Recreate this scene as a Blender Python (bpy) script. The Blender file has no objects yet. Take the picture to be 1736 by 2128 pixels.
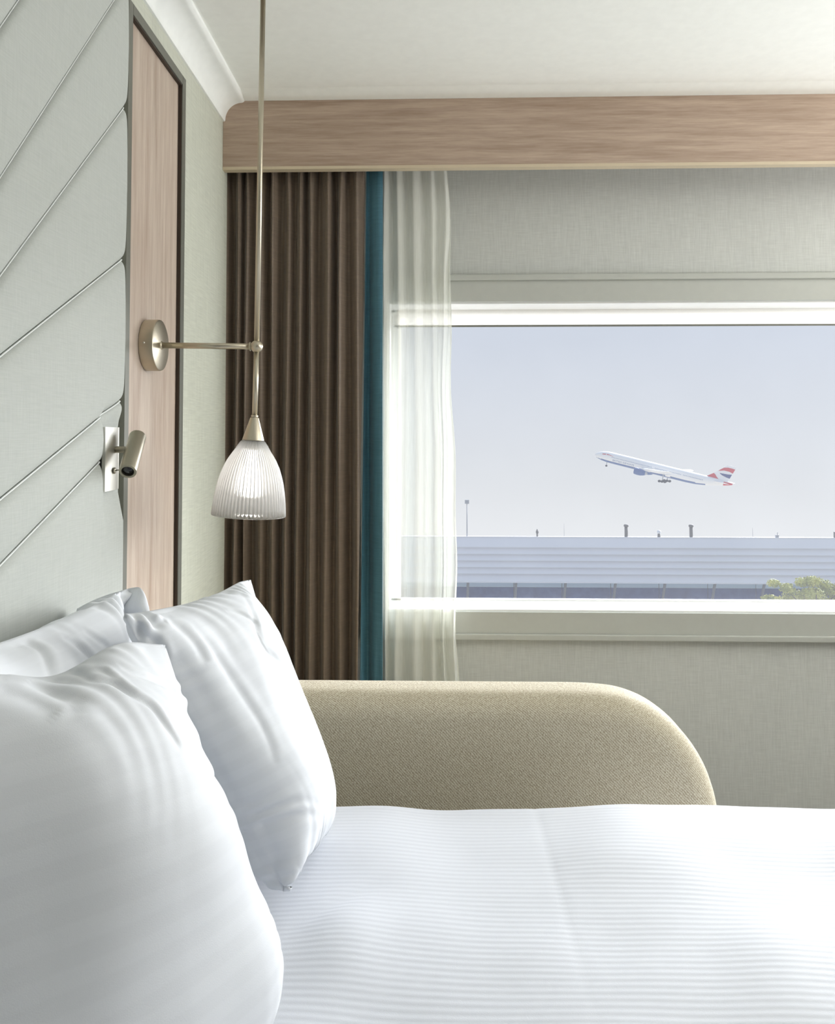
import bpy, math, random
import numpy as np
from mathutils import Matrix, Vector

random.seed(7)
rng = np.random.default_rng(11)
scene = bpy.context.scene
col = scene.collection
PI = math.pi

# ------------------------------------------------------------------ camera
F, YAW, PIT = 1713.0, 0.030, 0.035
CAM = np.array([0.70, 0.0, 1.35])
PPX, PPY = 890 - F * math.tan(YAW), 900 - F * math.tan(PIT)
cam_d = bpy.data.cameras.new('camera')
cam_d.sensor_fit = 'VERTICAL'
cam_d.sensor_height = 36.0
cam_d.sensor_width = 36.0 * 1736 / 2128
cam_d.lens = F / 2128 * 36.0
cam_d.shift_x = (868 - PPX) / 2128
cam_d.shift_y = (PPY - 1064) / 2128
cam_d.clip_start = 0.02
cam_d.clip_end = 3000
cam = bpy.data.objects.new('camera', cam_d)
cam.location = CAM
cam.rotation_euler = (PI / 2 + PIT, 0, YAW)
col.objects.link(cam)
scene.camera = cam


def lin(r, g, b):
    def f(c):
        c /= 255.0
        return c / 12.92 if c <= 0.04045 else ((c + 0.055) / 1.055) ** 2.4
    return (f(r), f(g), f(b), 1.0)


# ------------------------------------------------------------------ world: pale hazy daylight sky
world = bpy.data.worlds.new('sky')
scene.world = world
world.use_nodes = True
wn, wl = world.node_tree.nodes, world.node_tree.links
wn.clear()
w_out = wn.new('ShaderNodeOutputWorld')
w_bg = wn.new('ShaderNodeBackground')
w_tc = wn.new('ShaderNodeTexCoord')
w_sep = wn.new('ShaderNodeSeparateXYZ')
w_ramp = wn.new('ShaderNodeValToRGB')
w_map = wn.new('ShaderNodeMapRange')
wl.new(w_tc.outputs['Generated'], w_sep.inputs[0])
wl.new(w_sep.outputs['Z'], w_map.inputs['Value'])
w_map.inputs['From Min'].default_value = -0.16
w_map.inputs['From Max'].default_value = 0.84
wl.new(w_map.outputs[0], w_ramp.inputs[0])
wl.new(w_ramp.outputs[0], w_bg.inputs['Color'])
cr = w_ramp.color_ramp
cr.elements[0].position = 0.0
cr.elements[0].color = lin(248, 249, 249)
cr.elements[1].position = 1.0
cr.elements[1].color = lin(186, 206, 236)
e = cr.elements.new(0.10); e.color = lin(228, 231, 234)
e = cr.elements.new(0.27); e.color = lin(207, 215, 228)
w_bg.inputs['Strength'].default_value = 0.74
wl.new(w_bg.outputs[0], w_out.inputs[0])

# ------------------------------------------------------------------ lights
sun_d = bpy.data.lights.new('sun', 'SUN')
sun_d.energy = 8.6
sun_d.angle = math.radians(52)          # sun diffused by thin hazy cloud
sun_d.color = (0.955, 0.97, 1.0)
sun = bpy.data.objects.new('sun', sun_d)
sun.rotation_euler = Vector((0.60, 0.70, 0.44)).to_track_quat('Z', 'Y').to_euler()
sun.location = (20, 40, 30)
col.objects.link(sun)


def area_light(name, loc, aim, sx, sy, power, color):
    d = bpy.data.lights.new(name, 'AREA')
    d.shape = 'RECTANGLE'
    d.size, d.size_y, d.energy, d.color = sx, sy, power, color
    o = bpy.data.objects.new(name, d)
    o.location = loc
    o.rotation_euler = (Vector(loc) - Vector(aim)).to_track_quat('Z', 'Y').to_euler()
    col.objects.link(o)
    return o


# out-of-view area lamps added to brighten the room
area_light('daylight_fill', (3.45, 3.26, 1.36), (0.6, 1.1, 0.95), 1.1, 1.05, 40, (0.93, 0.97, 1.0))  # added outside the unseen window part to raise the daylight indoors
area_light('overhead_fill', (3.3, 0.9, 2.44), (1.0, 2.3, 0.5), 0.9, 0.9, 16, (1.0, 0.97, 0.92))  # added overhead lamp, fills the sofa front and back wall
area_light('ceiling_bounce_fill', (3.85, 1.5, 1.45), (3.6, 1.5, 2.6), 0.5, 0.5, 60, (1.0, 0.985, 0.96))  # added upward lamp, its ceiling bounce fills the room

scene.view_settings.view_transform = 'Standard'
scene.view_settings.look = 'None'
scene.view_settings.exposure = 0.10
scene.view_settings.gamma = 1.0
scene.view_settings.use_curve_mapping = False
scene.cycles.use_denoising = True
scene.cycles.max_bounces = 10
scene.cycles.diffuse_bounces = 6
scene.cycles.transparent_max_bounces = 16
scene.cycles.sample_clamp_indirect = 6.0
scene.cycles.caustics_reflective = False
scene.cycles.caustics_refractive = False

# ------------------------------------------------------------------ pixel helpers (a pixel gives a direction only)
_cy, _sy, _cp, _sp = math.cos(YAW), math.sin(YAW), math.cos(PIT), math.sin(PIT)
_fw = np.array([-_sy * _cp, _cy * _cp, _sp])
_rt = np.array([_cy, _sy, 0.0])
_up = np.cross(_rt, _fw)


def ray(x, y):
    return _fw + _rt * ((x - PPX) / F) - _up * ((y - PPY) / F)


def at_y(x, y, Y):
    d = ray(x, y)
    return CAM + d * (Y / d[1])


def at_x(x, y, X):
    d = ray(x, y)
    return CAM + d * ((X - CAM[0]) / d[0])


def at_z(x, y, Z):
    d = ray(x, y)
    return CAM + d * ((Z - CAM[2]) / d[2])


# ------------------------------------------------------------------ materials
class N:
    """small node-tree writer"""
    def __init__(self, name):
        self.m = bpy.data.materials.new(name)
        self.m.use_nodes = True
        self.t = self.m.node_tree
        self.t.nodes.clear()
        self.out = self.t.nodes.new('ShaderNodeOutputMaterial')

    def new(self, typ, **kw):
        n = self.t.nodes.new(typ)
        for k, v in kw.items():
            setattr(n, k, v)
        return n

    def link(self, a, b):
        self.t.links.new(a, b)

    def coords(self, kind='Object', scale=(1, 1, 1), rot=(0, 0, 0)):
        tc = self.new('ShaderNodeTexCoord')
        mp = self.new('ShaderNodeMapping')
        mp.inputs['Scale'].default_value = scale
        mp.inputs['Rotation'].default_value = rot
        self.link(tc.outputs[kind], mp.inputs[0])
        return mp.outputs[0]

    def noise(self, vec, scale, detail=2, rough=0.5):
        n = self.new('ShaderNodeTexNoise')
        n.inputs['Scale'].default_value = scale
        n.inputs['Detail'].default_value = detail
        n.inputs['Roughness'].default_value = rough
        self.link(vec, n.inputs['Vector'])
        return n.outputs['Fac']

    def math(self, op, a, b=None):
        n = self.new('ShaderNodeMath', operation=op)
        for i, v in enumerate((a, b)):
            if v is None:
                continue
            if isinstance(v, (int, float)):
                n.inputs[i].default_value = v
            else:
                self.link(v, n.inputs[i])
        return n.outputs[0]

    def ramp(self, fac, stops):
        n = self.new('ShaderNodeValToRGB')
        r = n.color_ramp
        r.elements[0].position, r.elements[0].color = stops[0]
        r.elements[1].position, r.elements[1].color = stops[-1]
        for p, c in stops[1:-1]:
            e = r.elements.new(p)
            e.color = c
        self.link(fac, n.inputs[0])
        return n.outputs[0]

    def bump(self, h, strength, dist):
        n = self.new('ShaderNodeBump')
        n.inputs['Strength'].default_value = strength
        n.inputs['Distance'].default_value = dist
        self.link(h, n.inputs['Height'])
        return n.outputs[0]

    def bsdf(self, color=None, rough=0.6, metal=0.0, spec=0.3, normal=None, sheen=0.0, trans=0.0):
        b = self.new('ShaderNodeBsdfPrincipled')
        if color is not None:
            if isinstance(color, tuple):
                b.inputs['Base Color'].default_value = color
            else:
                self.link(color, b.inputs['Base Color'])
        b.inputs['Roughness'].default_value = rough
        b.inputs['Metallic'].default_value = metal
        b.inputs['Specular IOR Level'].default_value = spec
        if sheen:
            b.inputs['Sheen Weight'].default_value = sheen
            b.inputs['Sheen Roughness'].default_value = 0.4
        if trans:
            b.inputs['Transmission Weight'].default_value = trans
        if normal is not None:
            self.link(normal, b.inputs['Normal'])
        return b

    def done(self, shader):
        self.link(shader.outputs[0], self.out.inputs[0])
        return self.m


def scaled(c, k):
    return (min(1, c[0] * k), min(1, c[1] * k), min(1, c[2] * k), 1.0)


def plain(name, c, rough=0.6, metal=0.0, spec=0.3):
    n = N(name)
    v = n.noise(n.coords(), 35, 2)
    cc = n.ramp(v, [(0.3, scaled(c, 0.985)), (0.7, scaled(c, 1.015))])
    return n.done(n.bsdf(cc, rough, metal, spec))


def linen(name, c, var=0.10, fine=420, bump=0.25, rough=0.8, axes=((1, 1, 0.04), (0.04, 0.04, 1))):
    n = N(name)
    a = n.noise(n.coords(scale=axes[0]), fine, 2)
    b = n.noise(n.coords(scale=axes[1]), fine, 2)
    big = n.noise(n.coords(), 3, 2)
    s = n.math('ADD', n.math('MULTIPLY', n.math('ADD', a, b), 0.45), n.math('MULTIPLY', big, 0.10))
    cc = n.ramp(s, [(0.36, scaled(c, 1 - var)), (0.64, scaled(c, 1 + var))])
    return n.done(n.bsdf(cc, rough, 0, 0.2, n.bump(s, bump, 0.0008)))


def wood(name, c1, c2, scale=(1, 30, 30), freq=1.0):
    n = N(name)
    v = n.coords(scale=scale)
    big = n.noise(v, 2.2 * freq, 3, 0.6)
    fine = n.noise(n.coords(scale=tuple(s * 6 for s in scale)), 2.0 * freq, 3, 0.7)
    s = n.math('ADD', n.math('MULTIPLY', big, 0.6), n.math('MULTIPLY', fine, 0.4))
    cc = n.ramp(s, [(0.33, c1), (0.5, tuple((a + b) / 2 for a, b in zip(c1, c2))), (0.66, c2)])
    return n.done(n.bsdf(cc, 0.5, 0, 0.3, n.bump(s, 0.12, 0.001)))


def brushed(name, c, rough=0.32, scale=(1, 1, 1)):
    n = N(name)
    f = n.noise(n.coords(scale=scale), 900, 2)
    r = n.new('ShaderNodeMapRange')
    r.inputs['To Min'].default_value = rough - 0.05
    r.inputs['To Max'].default_value = rough + 0.08
    n.link(f, r.inputs['Value'])
    b = n.bsdf(c, rough, 1.0, 0.5)
    n.link(r.outputs[0], b.inputs['Roughness'])
    return n.done(b)


M = {}
M['ceiling'] = plain('ceiling_paint', lin(246, 247, 243), 0.9, 0, 0.1)
M['cove'] = plain('cove_paint', lin(246, 248, 246), 0.8, 0, 0.15)
M['wallpaper'] = linen('woven_wallpaper', lin(199, 201, 188), 0.09, 260, 0.5, axes=((1, 1, 0.03), (0.05, 0.05, 1)))
M['wall_back'] = linen('linen_wallpaper', lin(198, 200, 196), 0.09, 420, 0.25)
M['plain_wall'] = plain('plain_wall_paint', lin(205, 205, 198), 0.9, 0, 0.1)
M['dark_wall'] = plain('darkened_unseen_wall', lin(110, 100, 90), 0.7)  # unseen wall behind the camera, darkened to keep bounce off the pillow
M['carpet'] = linen('carpet', lin(120, 115, 108), 0.2, 200, 0.6)
M['headboard'] = linen('headboard_fabric', lin(180, 183, 178), 0.055, 520, 0.15, 0.75)
M['thread'] = plain('stitch_thread', lin(225, 228, 226), 0.6)
M['oak'] = wood('pale_oak', lin(168, 148, 133), lin(201, 187, 173), (14, 14, 0.8))
M['pelmet_oak'] = wood('brown_oak', lin(158, 136, 119), lin(194, 174, 157), (0.9, 12, 16))
M['edge_oak'] = plain('oak_edging', lin(205, 190, 165), 0.5)
M['bronze'] = plain('dark_bronze', lin(118, 118, 110), 0.45, 0.3, 0.4)
M['frame_shade'] = plain('painted_frame_shade', lin(62, 52, 44), 0.5)  # dark brown puts the shade of the frame's inner faces into colour
M['nickel'] = brushed('brushed_nickel', lin(196, 187, 168), 0.34)
M['nickel_dark'] = brushed('satin_nickel', lin(158, 152, 136), 0.38)
M['plate'] = brushed('nickel_plate', lin(214, 212, 204), 0.42)
M['black'] = plain('black_glass', lin(30, 30, 34), 0.15, 0, 0.6)
M['dark'] = plain('dark_gap', lin(34, 30, 27), 0.8)
M['white_trim'] = plain('painted_trim', lin(184, 186, 180), 0.55, 0, 0.3)
M['white_pvc'] = plain('white_window_frame', lin(240, 240, 238), 0.4)


def silk(name, c, var=0.16):
    n = N(name)
    a = n.noise(n.coords(scale=(1, 1, 0.02)), 330, 2)
    b = n.noise(n.coords(scale=(0.05, 0.05, 1)), 300, 3)
    s = n.math('MULTIPLY', n.math('ADD', a, b), 0.5)
    cc = n.ramp(s, [(0.35, scaled(c, 1 - var)), (0.65, scaled(c, 1 + var))])
    return n.done(n.bsdf(cc, 0.42, 0, 0.35, n.bump(s, 0.15, 0.0006), sheen=0.25))


M['silk_brown'] = silk('brown_silk', lin(112, 98, 85))
M['silk_teal'] = silk('teal_silk', lin(74, 118, 136))


def sheer_mat():
    n = N('sheer_voile')
    wv = n.noise(n.coords(scale=(1, 1, 0.03)), 400, 2)
    tr = n.new('ShaderNodeBsdfTransparent')
    tl = n.new('ShaderNodeBsdfTranslucent')
    df = n.new('ShaderNodeBsdfDiffuse')
    cc = n.ramp(wv, [(0.3, lin(238, 239, 230)), (0.7, lin(250, 251, 245))])
    n.link(cc, tl.inputs[0])
    n.link(cc, df.inputs[0])
    m1 = n.new('ShaderNodeMixShader')
    m1.inputs[0].default_value = 0.84
    n.link(tl.outputs[0], m1.inputs[1])
    n.link(df.outputs[0], m1.inputs[2])
    m2 = n.new('ShaderNodeMixShader')
    m2.inputs[0].default_value = 0.60
    n.link(tr.outputs[0], m2.inputs[1])
    n.link(m1.outputs[0], m2.inputs[2])
    return n.done(m2)


M['sheer'] = sheer_mat()


def blind_mat():
    n = N('roller_blind_cloth')
    wv = n.noise(n.coords(), 500, 2)
    cc = n.ramp(wv, [(0.3, lin(244, 242, 238)), (0.7, lin(254, 252, 249))])
    tl = n.new('ShaderNodeBsdfTranslucent')
    df = n.new('ShaderNodeBsdfDiffuse')
    n.link(cc, tl.inputs[0])
    n.link(cc, df.inputs[0])
    m1 = n.new('ShaderNodeMixShader')
    m1.inputs[0].default_value = 0.25
    n.link(tl.outputs[0], m1.inputs[1])
    n.link(df.outputs[0], m1.inputs[2])
    return n.done(m1)


M['blind'] = blind_mat()


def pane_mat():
    n = N('veiled_window_glass')  # outdoor haze put into the pane as a pale translucent veil
    veil = n.noise(n.coords(), 4, 3)
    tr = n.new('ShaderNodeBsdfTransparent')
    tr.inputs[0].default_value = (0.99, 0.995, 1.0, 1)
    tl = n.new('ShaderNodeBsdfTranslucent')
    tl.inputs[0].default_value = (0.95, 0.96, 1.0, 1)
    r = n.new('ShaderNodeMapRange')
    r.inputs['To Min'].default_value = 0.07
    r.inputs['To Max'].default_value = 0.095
    n.link(veil, r.inputs['Value'])
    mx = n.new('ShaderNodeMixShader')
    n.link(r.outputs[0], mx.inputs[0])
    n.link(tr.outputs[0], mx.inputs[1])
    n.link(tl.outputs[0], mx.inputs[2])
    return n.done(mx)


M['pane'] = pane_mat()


def shade_mat():
    n = N('ribbed_glass')
    v = n.noise(n.coords(), 60, 2)
    gl = n.bsdf((1, 1, 1, 1), 0.06, 0, 0.5, trans=1.0)
    gl.inputs['IOR'].default_value = 1.42
    tl = n.new('ShaderNodeBsdfTranslucent')
    tl.inputs[0].default_value = (0.97, 0.97, 0.96, 1)
    r = n.new('ShaderNodeMapRange')
    r.inputs['To Min'].default_value = 0.46
    r.inputs['To Max'].default_value = 0.54
    n.link(v, r.inputs['Value'])
    m1 = n.new('ShaderNodeMixShader')
    n.link(r.outputs[0], m1.inputs[0])
    n.link(gl.outputs[0], m1.inputs[1])
    n.link(tl.outputs[0], m1.inputs[2])
    return n.done(m1)


M['shade'] = shade_mat()


def emit(name, c, s):
    n = N(name)
    v = n.noise(n.coords(), 20, 1)
    cc = n.ramp(v, [(0.2, c), (0.8, scaled(c, 0.97))])
    em = n.new('ShaderNodeEmission')
    n.link(cc, em.inputs[0])
    em.inputs[1].default_value = s
    return n.done(em)


M['bulb'] = emit('lit_bulb', (1.0, 0.96, 0.90, 1), 6.5)


def stripe_cloth(name, c, period_axis, freq, depth, coord='UV', bumpd=0.0006, wr=0.0):
    n = N(name)
    tc = n.new('ShaderNodeTexCoord')
    sp = n.new('ShaderNodeSeparateXYZ')
    n.link(tc.outputs[coord], sp.inputs[0])
    s = n.math('SINE', n.math('MULTIPLY', sp.outputs[period_axis], freq))
    s = n.math('ADD', n.math('MULTIPLY', s, 0.5), 0.5)
    cc = n.ramp(s, [(0.35, scaled(c, 1 - depth)), (0.65, scaled(c, 1 + depth))])
    fine = n.noise(n.coords(), 900, 2)
    soft = n.noise(n.coords(scale=(1, 1, 0.6)), 9, 3, 0.5)
    h = n.math('ADD', n.math('MULTIPLY', s, 0.5), n.math('ADD', n.math('MULTIPLY', fine, 0.25), n.math('MULTIPLY', soft, wr)))
    return n.done(n.bsdf(cc, 0.62, 0, 0.3, n.bump(h, 0.6, bumpd), sheen=0.08))


M['pillow'] = stripe_cloth('white_sateen', lin(219, 222, 227), 'Y', 2 * PI / 0.03, 0.013, 'UV', 0.0005, 2.0)
M['duvet'] = stripe_cloth('white_ribbed_cotton', lin(211, 214, 221), 'Y', 2 * PI / 0.0125, 0.012, 'Object', 0.0007, 1.2)
M['mattress'] = plain('mattress_ticking', lin(232, 232, 230), 0.8)
M['bed_base'] = linen('bed_base_fabric', lin(120, 118, 112), 0.1)


def tweed():
    n = N('beige_tweed')
    a = n.noise(n.coords(scale=(1, 1, 3)), 260, 2)
    b = n.noise(n.coords(scale=(3, 1, 1)), 220, 2)
    wv = n.new('ShaderNodeTexWave', wave_type='BANDS', bands_direction='DIAGONAL')
    wv.inputs['Scale'].default_value = 95
    wv.inputs['Distortion'].default_value = 3
    n.link(n.coords(), wv.inputs['Vector'])
    s = n.math('ADD', n.math('MULTIPLY', n.math('ADD', a, b), 0.42), n.math('MULTIPLY', wv.outputs['Fac'], 0.16))
    cc = n.ramp(s, [(0.36, lin(166, 152, 127)), (0.5, lin(203, 193, 169)), (0.66, lin(231, 226, 208))])
    return n.done(n.bsdf(cc, 0.85, 0, 0.2, n.bump(s, 0.6, 0.0015), sheen=0.15))


M['tweed'] = tweed()
M['leg_wood'] = wood('dark_leg_wood', lin(70, 52, 40), lin(96, 74, 58), (20, 20, 1))

# outdoors
M['cladding'] = plain('grey_metal_cladding', lin(236, 236, 240), 0.45, 0.0, 0.4)
M['bldg'] = plain('building_concrete', lin(150, 152, 158), 0.8)
M['strut'] = plain('strut_steel', lin(118, 120, 124), 0.5)
M['chimney'] = plain('roof_chimney_metal', lin(120, 116, 112), 0.6)
M['mast'] = plain('galvanised_mast', lin(170, 172, 176), 0.5)
M['white_dome'] = plain('white_dome_paint', lin(240, 240, 240), 0.4)
M['apron'] = plain('apron_concrete', lin(160, 160, 156), 0.9)


def bglass():
    n = N('blue_facade_glass')
    v = n.noise(n.coords(scale=(1, 1, 1)), 0.5, 4, 0.7)
    cc = n.ramp(v, [(0.3, lin(26, 56, 122)), (0.7, lin(58, 92, 160))])
    return n.done(n.bsdf(cc, 0.5, 0, 0.08))


M['bglass'] = bglass()
M['bglass_top'] = plain('clerestory_sky_reflection', lin(214, 238, 255), 0.5, 0, 0.2)  # pale blue paints the reflected sky into the upper panes


def leaf_mat():
    n = N('tree_leaf')
    v = n.noise(n.coords(), 0.7, 3)
    cc = n.ramp(v, [(0.3, lin(132, 144, 84)), (0.5, lin(196, 196, 106)), (0.75, lin(226, 220, 138))])
    return n.done(n.bsdf(cc, 0.6, 0, 0.2))


M['leaf'] = leaf_mat()
M['bark'] = plain('bark', lin(96, 84, 70), 0.9)
M['jet_white'] = plain('jet_white_paint', lin(244, 242, 238), 0.35)
M['jet_blue'] = plain('jet_blue_paint', lin(74, 104, 158), 0.35)
M['jet_red'] = plain('jet_red_paint', lin(206, 52, 66), 0.35)
M['jet_navy'] = plain('jet_navy_paint', lin(38, 62, 128), 0.35)
M['jet_grey'] = plain('jet_grey_metal', lin(176, 182, 190), 0.4)
M['jet_text'] = plain('jet_lettering', lin(120, 140, 175), 0.5)
M['tyre'] = plain('tyre_rubber', lin(60, 64, 74), 0.8)


# ------------------------------------------------------------------ object helpers
def tag(o, label=None, cat=None, group=None, kind=None):
    if label:
        o['label'] = label
    if cat:
        o['category'] = cat
    if group:
        o['group'] = group
    if kind:
        o['kind'] = kind
    return o


def empty(name, loc, label=None, cat=None, group=None, kind=None):
    o = bpy.data.objects.new(name, None)
    o.empty_display_size = 0.05
    o.location = loc
    col.objects.link(o)
    return tag(o, label, cat, group, kind)


def world_inv(p):
    m = Matrix.Identity(4)
    while p is not None:
        m = p.matrix_parent_inverse @ Matrix.LocRotScale(p.location, p.rotation_euler, p.scale) @ m if p.parent else \
            Matrix.LocRotScale(p.location, p.rotation_euler, p.scale) @ m
        p = p.parent
    return m.inverted()


def obj(name, data, mat, parent=None, smooth=True, local=False, uv=None, autosmooth=None):
    if isinstance(data, MB):
        me = bpy.data.meshes.new(name)
        me.from_pydata(data.v, [], data.f)
    elif isinstance(data, tuple):
        me = bpy.data.meshes.new(name)
        me.from_pydata(data[0], [], data[1])
    else:
        me = data
    me.validate()
    if mat is not None and len(me.materials) == 0:
        me.materials.append(M[mat] if isinstance(mat, str) else mat)
    if smooth:
        me.polygons.foreach_set('use_smooth', [True] * len(me.polygons))
        if autosmooth is not None:
            me.set_sharp_from_angle(angle=autosmooth)
    o = bpy.data.objects.new(name, me)
    col.objects.link(o)
    if parent is not None:
        o.parent = parent
        if not local:
            o.matrix_parent_inverse = world_inv(parent)
    return o


class MB:
    def __init__(self):
        self.v, self.f = [], []

    def add(self, v, f):
        b = len(self.v)
        self.v += [tuple(map(float, p)) for p in v]
        self.f += [tuple(i + b for i in q) for q in f]
        return self

    def box(self, x0, x1, y0, y1, z0, z1):
        v = [(x, y, z) for z in (z0, z1) for y in (y0, y1) for x in (x0, x1)]
        return self.add(v, [(0, 2, 3, 1), (4, 5, 7, 6), (0, 1, 5, 4), (2, 6, 7, 3), (0, 4, 6, 2), (1, 3, 7, 5)])

    def rings(self, rings, closed=True, cap=True):
        n = len(rings[0])
        v, f = [], []
        for r in rings:
            v += list(r)
        m = n if closed else n - 1
        for i in range(len(rings) - 1):
            for j in range(m):
                k = (j + 1) % n
                f.append((i * n + j, i * n + k, (i + 1) * n + k, (i + 1) * n + j))
        if cap:
            f.append(tuple(range(n))[::-1])
            f.append(tuple((len(rings) - 1) * n + j for j in range(n)))
        return self.add(v, f)

    def lathe(self, base, axis, prof, seg=32, cap=True, rib=None):
        """prof: (r, h) pairs along axis from base"""
        base = np.array(base, float)
        a = np.array(axis, float)
        a /= np.linalg.norm(a)
        t = np.array([0, 0, 1.0]) if abs(a[2]) < 0.8 else np.array([1.0, 0, 0])
        u = np.cross(t, a)
        u /= np.linalg.norm(u)
        w = np.cross(a, u)
        rs = []
        for r, h in prof:
            ring = []
            for j in range(seg):
                th = 2 * PI * j / seg
                rr = r * (1 + (rib[0] * math.cos(rib[1] * th) if rib else 0))
                ring.append(base + a * h + rr * (u * math.cos(th) + w * math.sin(th)))
            rs.append(ring)
        return self.rings(rs, True, cap)

    def cyl(self, p, q, r0, r1=None, seg=20):
        p, q = np.array(p, float), np.array(q, float)
        L = np.linalg.norm(q - p)
        return self.lathe(p, q - p, [(r0, 0), (r0 if r1 is None else r1, L)], seg)


def rbox(x0, x1, y0, y1, z0, z1, r=0.004, seg=2):
    """a box with bevelled edges"""
    import bmesh
    bm = bmesh.new()
    bmesh.ops.create_cube(bm, size=1)
    for v in bm.verts:
        v.co = ((x0 + x1) / 2 + v.co.x * (x1 - x0), (y0 + y1) / 2 + v.co.y * (y1 - y0), (z0 + z1) / 2 + v.co.z * (z1 - z0))
    bmesh.ops.bevel(bm, geom=list(bm.edges), offset=r, segments=seg, affect='EDGES', profile=0.5)
    me = bpy.data.meshes.new('rounded_box')
    bm.to_mesh(me)
    bm.free()
    return me


def grid_mesh(name, P, close_u=False):
    """P: array [n, m, 3]"""
    n, m = P.shape[:2]
    f = []
    for i in range(n - 1):
        for j in range(m - 1):
            f.append((i * m + j, i * m + j + 1, (i + 1) * m + j + 1, (i + 1) * m + j))
    return (P.reshape(-1, 3).tolist(), f)


def subdiv(o, lv=1):
    md = o.modifiers.new('smooth', 'SUBSURF')
    md.levels = lv
    md.render_levels = lv
    return o


def sstep(a, b, x):
    t = np.clip((x - a) / (b - a), 0, 1)
    return t * t * (3 - 2 * t)


# ================================================================== THE ROOM
XR, YF, YB, YP, ZC = 4.3, -2.3, 2.98, 2.762, 2.497
WX0, WX1, WZ0, WZ1 = 0.555, 4.05, 0.715, 1.823
tag(obj('floor', MB().box(-0.1, XR + 0.1, YF - 0.1, YB + 0.2, -0.1, 0), 'carpet', smooth=False), kind='structure')
tag(obj('ceiling', MB().box(-0.1, XR + 0.1, YF - 0.1, YB + 0.2, ZC, ZC + 0.1), 'ceiling', smooth=False), kind='structure')
tag(obj('wall_left', MB().box(-0.1, 0, YF - 0.1, YB + 0.17, 0, ZC), 'wallpaper', smooth=False), kind='structure')
tag(obj('wall_right', MB().box(XR, XR + 0.1, YF - 0.1, YB + 0.17, 0, ZC), 'plain_wall', smooth=False), kind='structure')
tag(obj('wall_front', MB().box(0, XR, YF - 0.1, YF, 0, ZC), 'dark_wall', smooth=False), kind='structure')
wb = MB()
wb.box(0, WX0, YB, YB + 0.17, 0, ZC)
wb.box(WX1, XR, YB, YB + 0.17, 0, ZC)
wb.box(WX0, WX1, YB, YB + 0.17, 0, WZ0)
wb.box(WX0, WX1, YB, YB + 0.17, WZ1, ZC)
tag(obj('wall_back', wb, 'wall_back', smooth=False), kind='structure')

# plaster cove along the headboard wall
prof = [(0.0, 2.414), (0.006, 2.414)]
for k in range(13):
    a = k / 12 * PI / 2
    prof.append((0.008 + 0.056 * (1 - math.cos(a)), 2.418 + 0.060 * math.sin(a)))
prof += [(0.068, 2.479), (0.072, 2.482), (0.0755, 2.487), (0.0755, ZC + 0.001), (0.0, ZC + 0.001)]
cv = MB()
cv.rings([[(x, y, z) for x, z in prof] for y in (YF, YP)], True, True)
tag(obj('trim_1', cv, 'cove', autosmooth=0.6), 'white curved plaster cove between wall and ceiling', kind='structure')
# small plaster bead where the ceiling meets the wooden pelmet
bead = []
for y, z in [(YP - 0.085, ZC + 0.001), (YP - 0.07, ZC - 0.0005), (YP - 0.055, ZC - 0.004), (YP - 0.04, ZC - 0.009), (YP - 0.025, ZC - 0.012), (YP, ZC - 0.0125), (YP, ZC + 0.001)]:
    bead.append((y, z))
bd = MB().rings([[(x, y, z) for y, z in bead] for x in (0.0755, XR)], True, True)
tag(obj('trim_2', bd, 'ceiling', autosmooth=0.9), 'shallow plaster drop along ceiling above wooden pelmet', kind='structure')

# wooden pelmet board
pe = empty('pelmet', (2.1, YP, 2.25), 'wide brown oak pelmet board above curtains and window', 'pelmet')
obj('board', rbox(0.0, XR, YP, YP + 0.028, 2.256, ZC - 0.012, 0.0015), 'pelmet_oak', pe, smooth=False)
obj('edging_strip', rbox(0.0, XR, YP - 0.001, YP + 0.032, 2.247, 2.2575, 0.001), 'edge_oak', pe, smooth=False)

# ------------------------------------------------------------------ window
wnd = empty('window_1', (2.3, YB, WZ0), 'wide hotel window with pale painted surround', kind='structure')
FW = 0.098


def surround(name, x0, x1, z0, z1, lip):
    sbd = obj(name, rbox(x0, x1, YB - 0.018, YB + 0.001, z0, z1, 0.002), 'white_trim', wnd, smooth=False)
    a = {'top': (x0, x1, z1 - 0.022, z1), 'bottom': (x0, x1, z0, z0 + 0.022), 'left': (x0, x0 + 0.022, z0, z1)}[lip]
    obj('moulding', rbox(a[0], a[1], YB - 0.030, YB - 0.017, a[2], a[3], 0.004, 3), 'white_trim', sbd, smooth=False)


surround('surround_board', WX0 - FW, WX1 + FW, WZ1, WZ1 + FW, 'top')
surround('surround_board', WX0 - FW, WX1 + FW, WZ0 - FW, WZ0, 'bottom')
surround('surround_board', WX0 - FW, WX0, WZ0, WZ1, 'left')
RV = 0.006
obj('window_sill', MB().box(WX0, WX1, YB - 0.006, YB + 0.17, WZ0 - 0.004, WZ0 + RV), 'white_pvc', wnd, smooth=False)
obj('reveal_head', MB().box(WX0, WX1, YB - 0.004, YB + 0.17, WZ1 - RV, WZ1 + 0.004), 'white_pvc', wnd, smooth=False)
obj('reveal_side', MB().box(WX0 - 0.004, WX0 + RV, YB - 0.003, YB + 0.17, WZ0, WZ1), 'white_pvc', wnd, smooth=False)
PY = YB + 0.155
sash = MB()
sash.box(WX0 + RV, WX1, PY - 0.006, PY + 0.015, WZ0 + RV, WZ0 + RV + 0.006)
sash.box(WX0 + RV, WX1, PY - 0.006, PY + 0.015, WZ1 - RV - 0.006, WZ1 - RV)
sash.box(WX0 + RV, WX0 + RV + 0.035, PY - 0.006, PY + 0.015, WZ0 + RV, WZ1 - RV)
obj('window_frame', sash, 'white_pvc', wnd, smooth=False)
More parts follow.
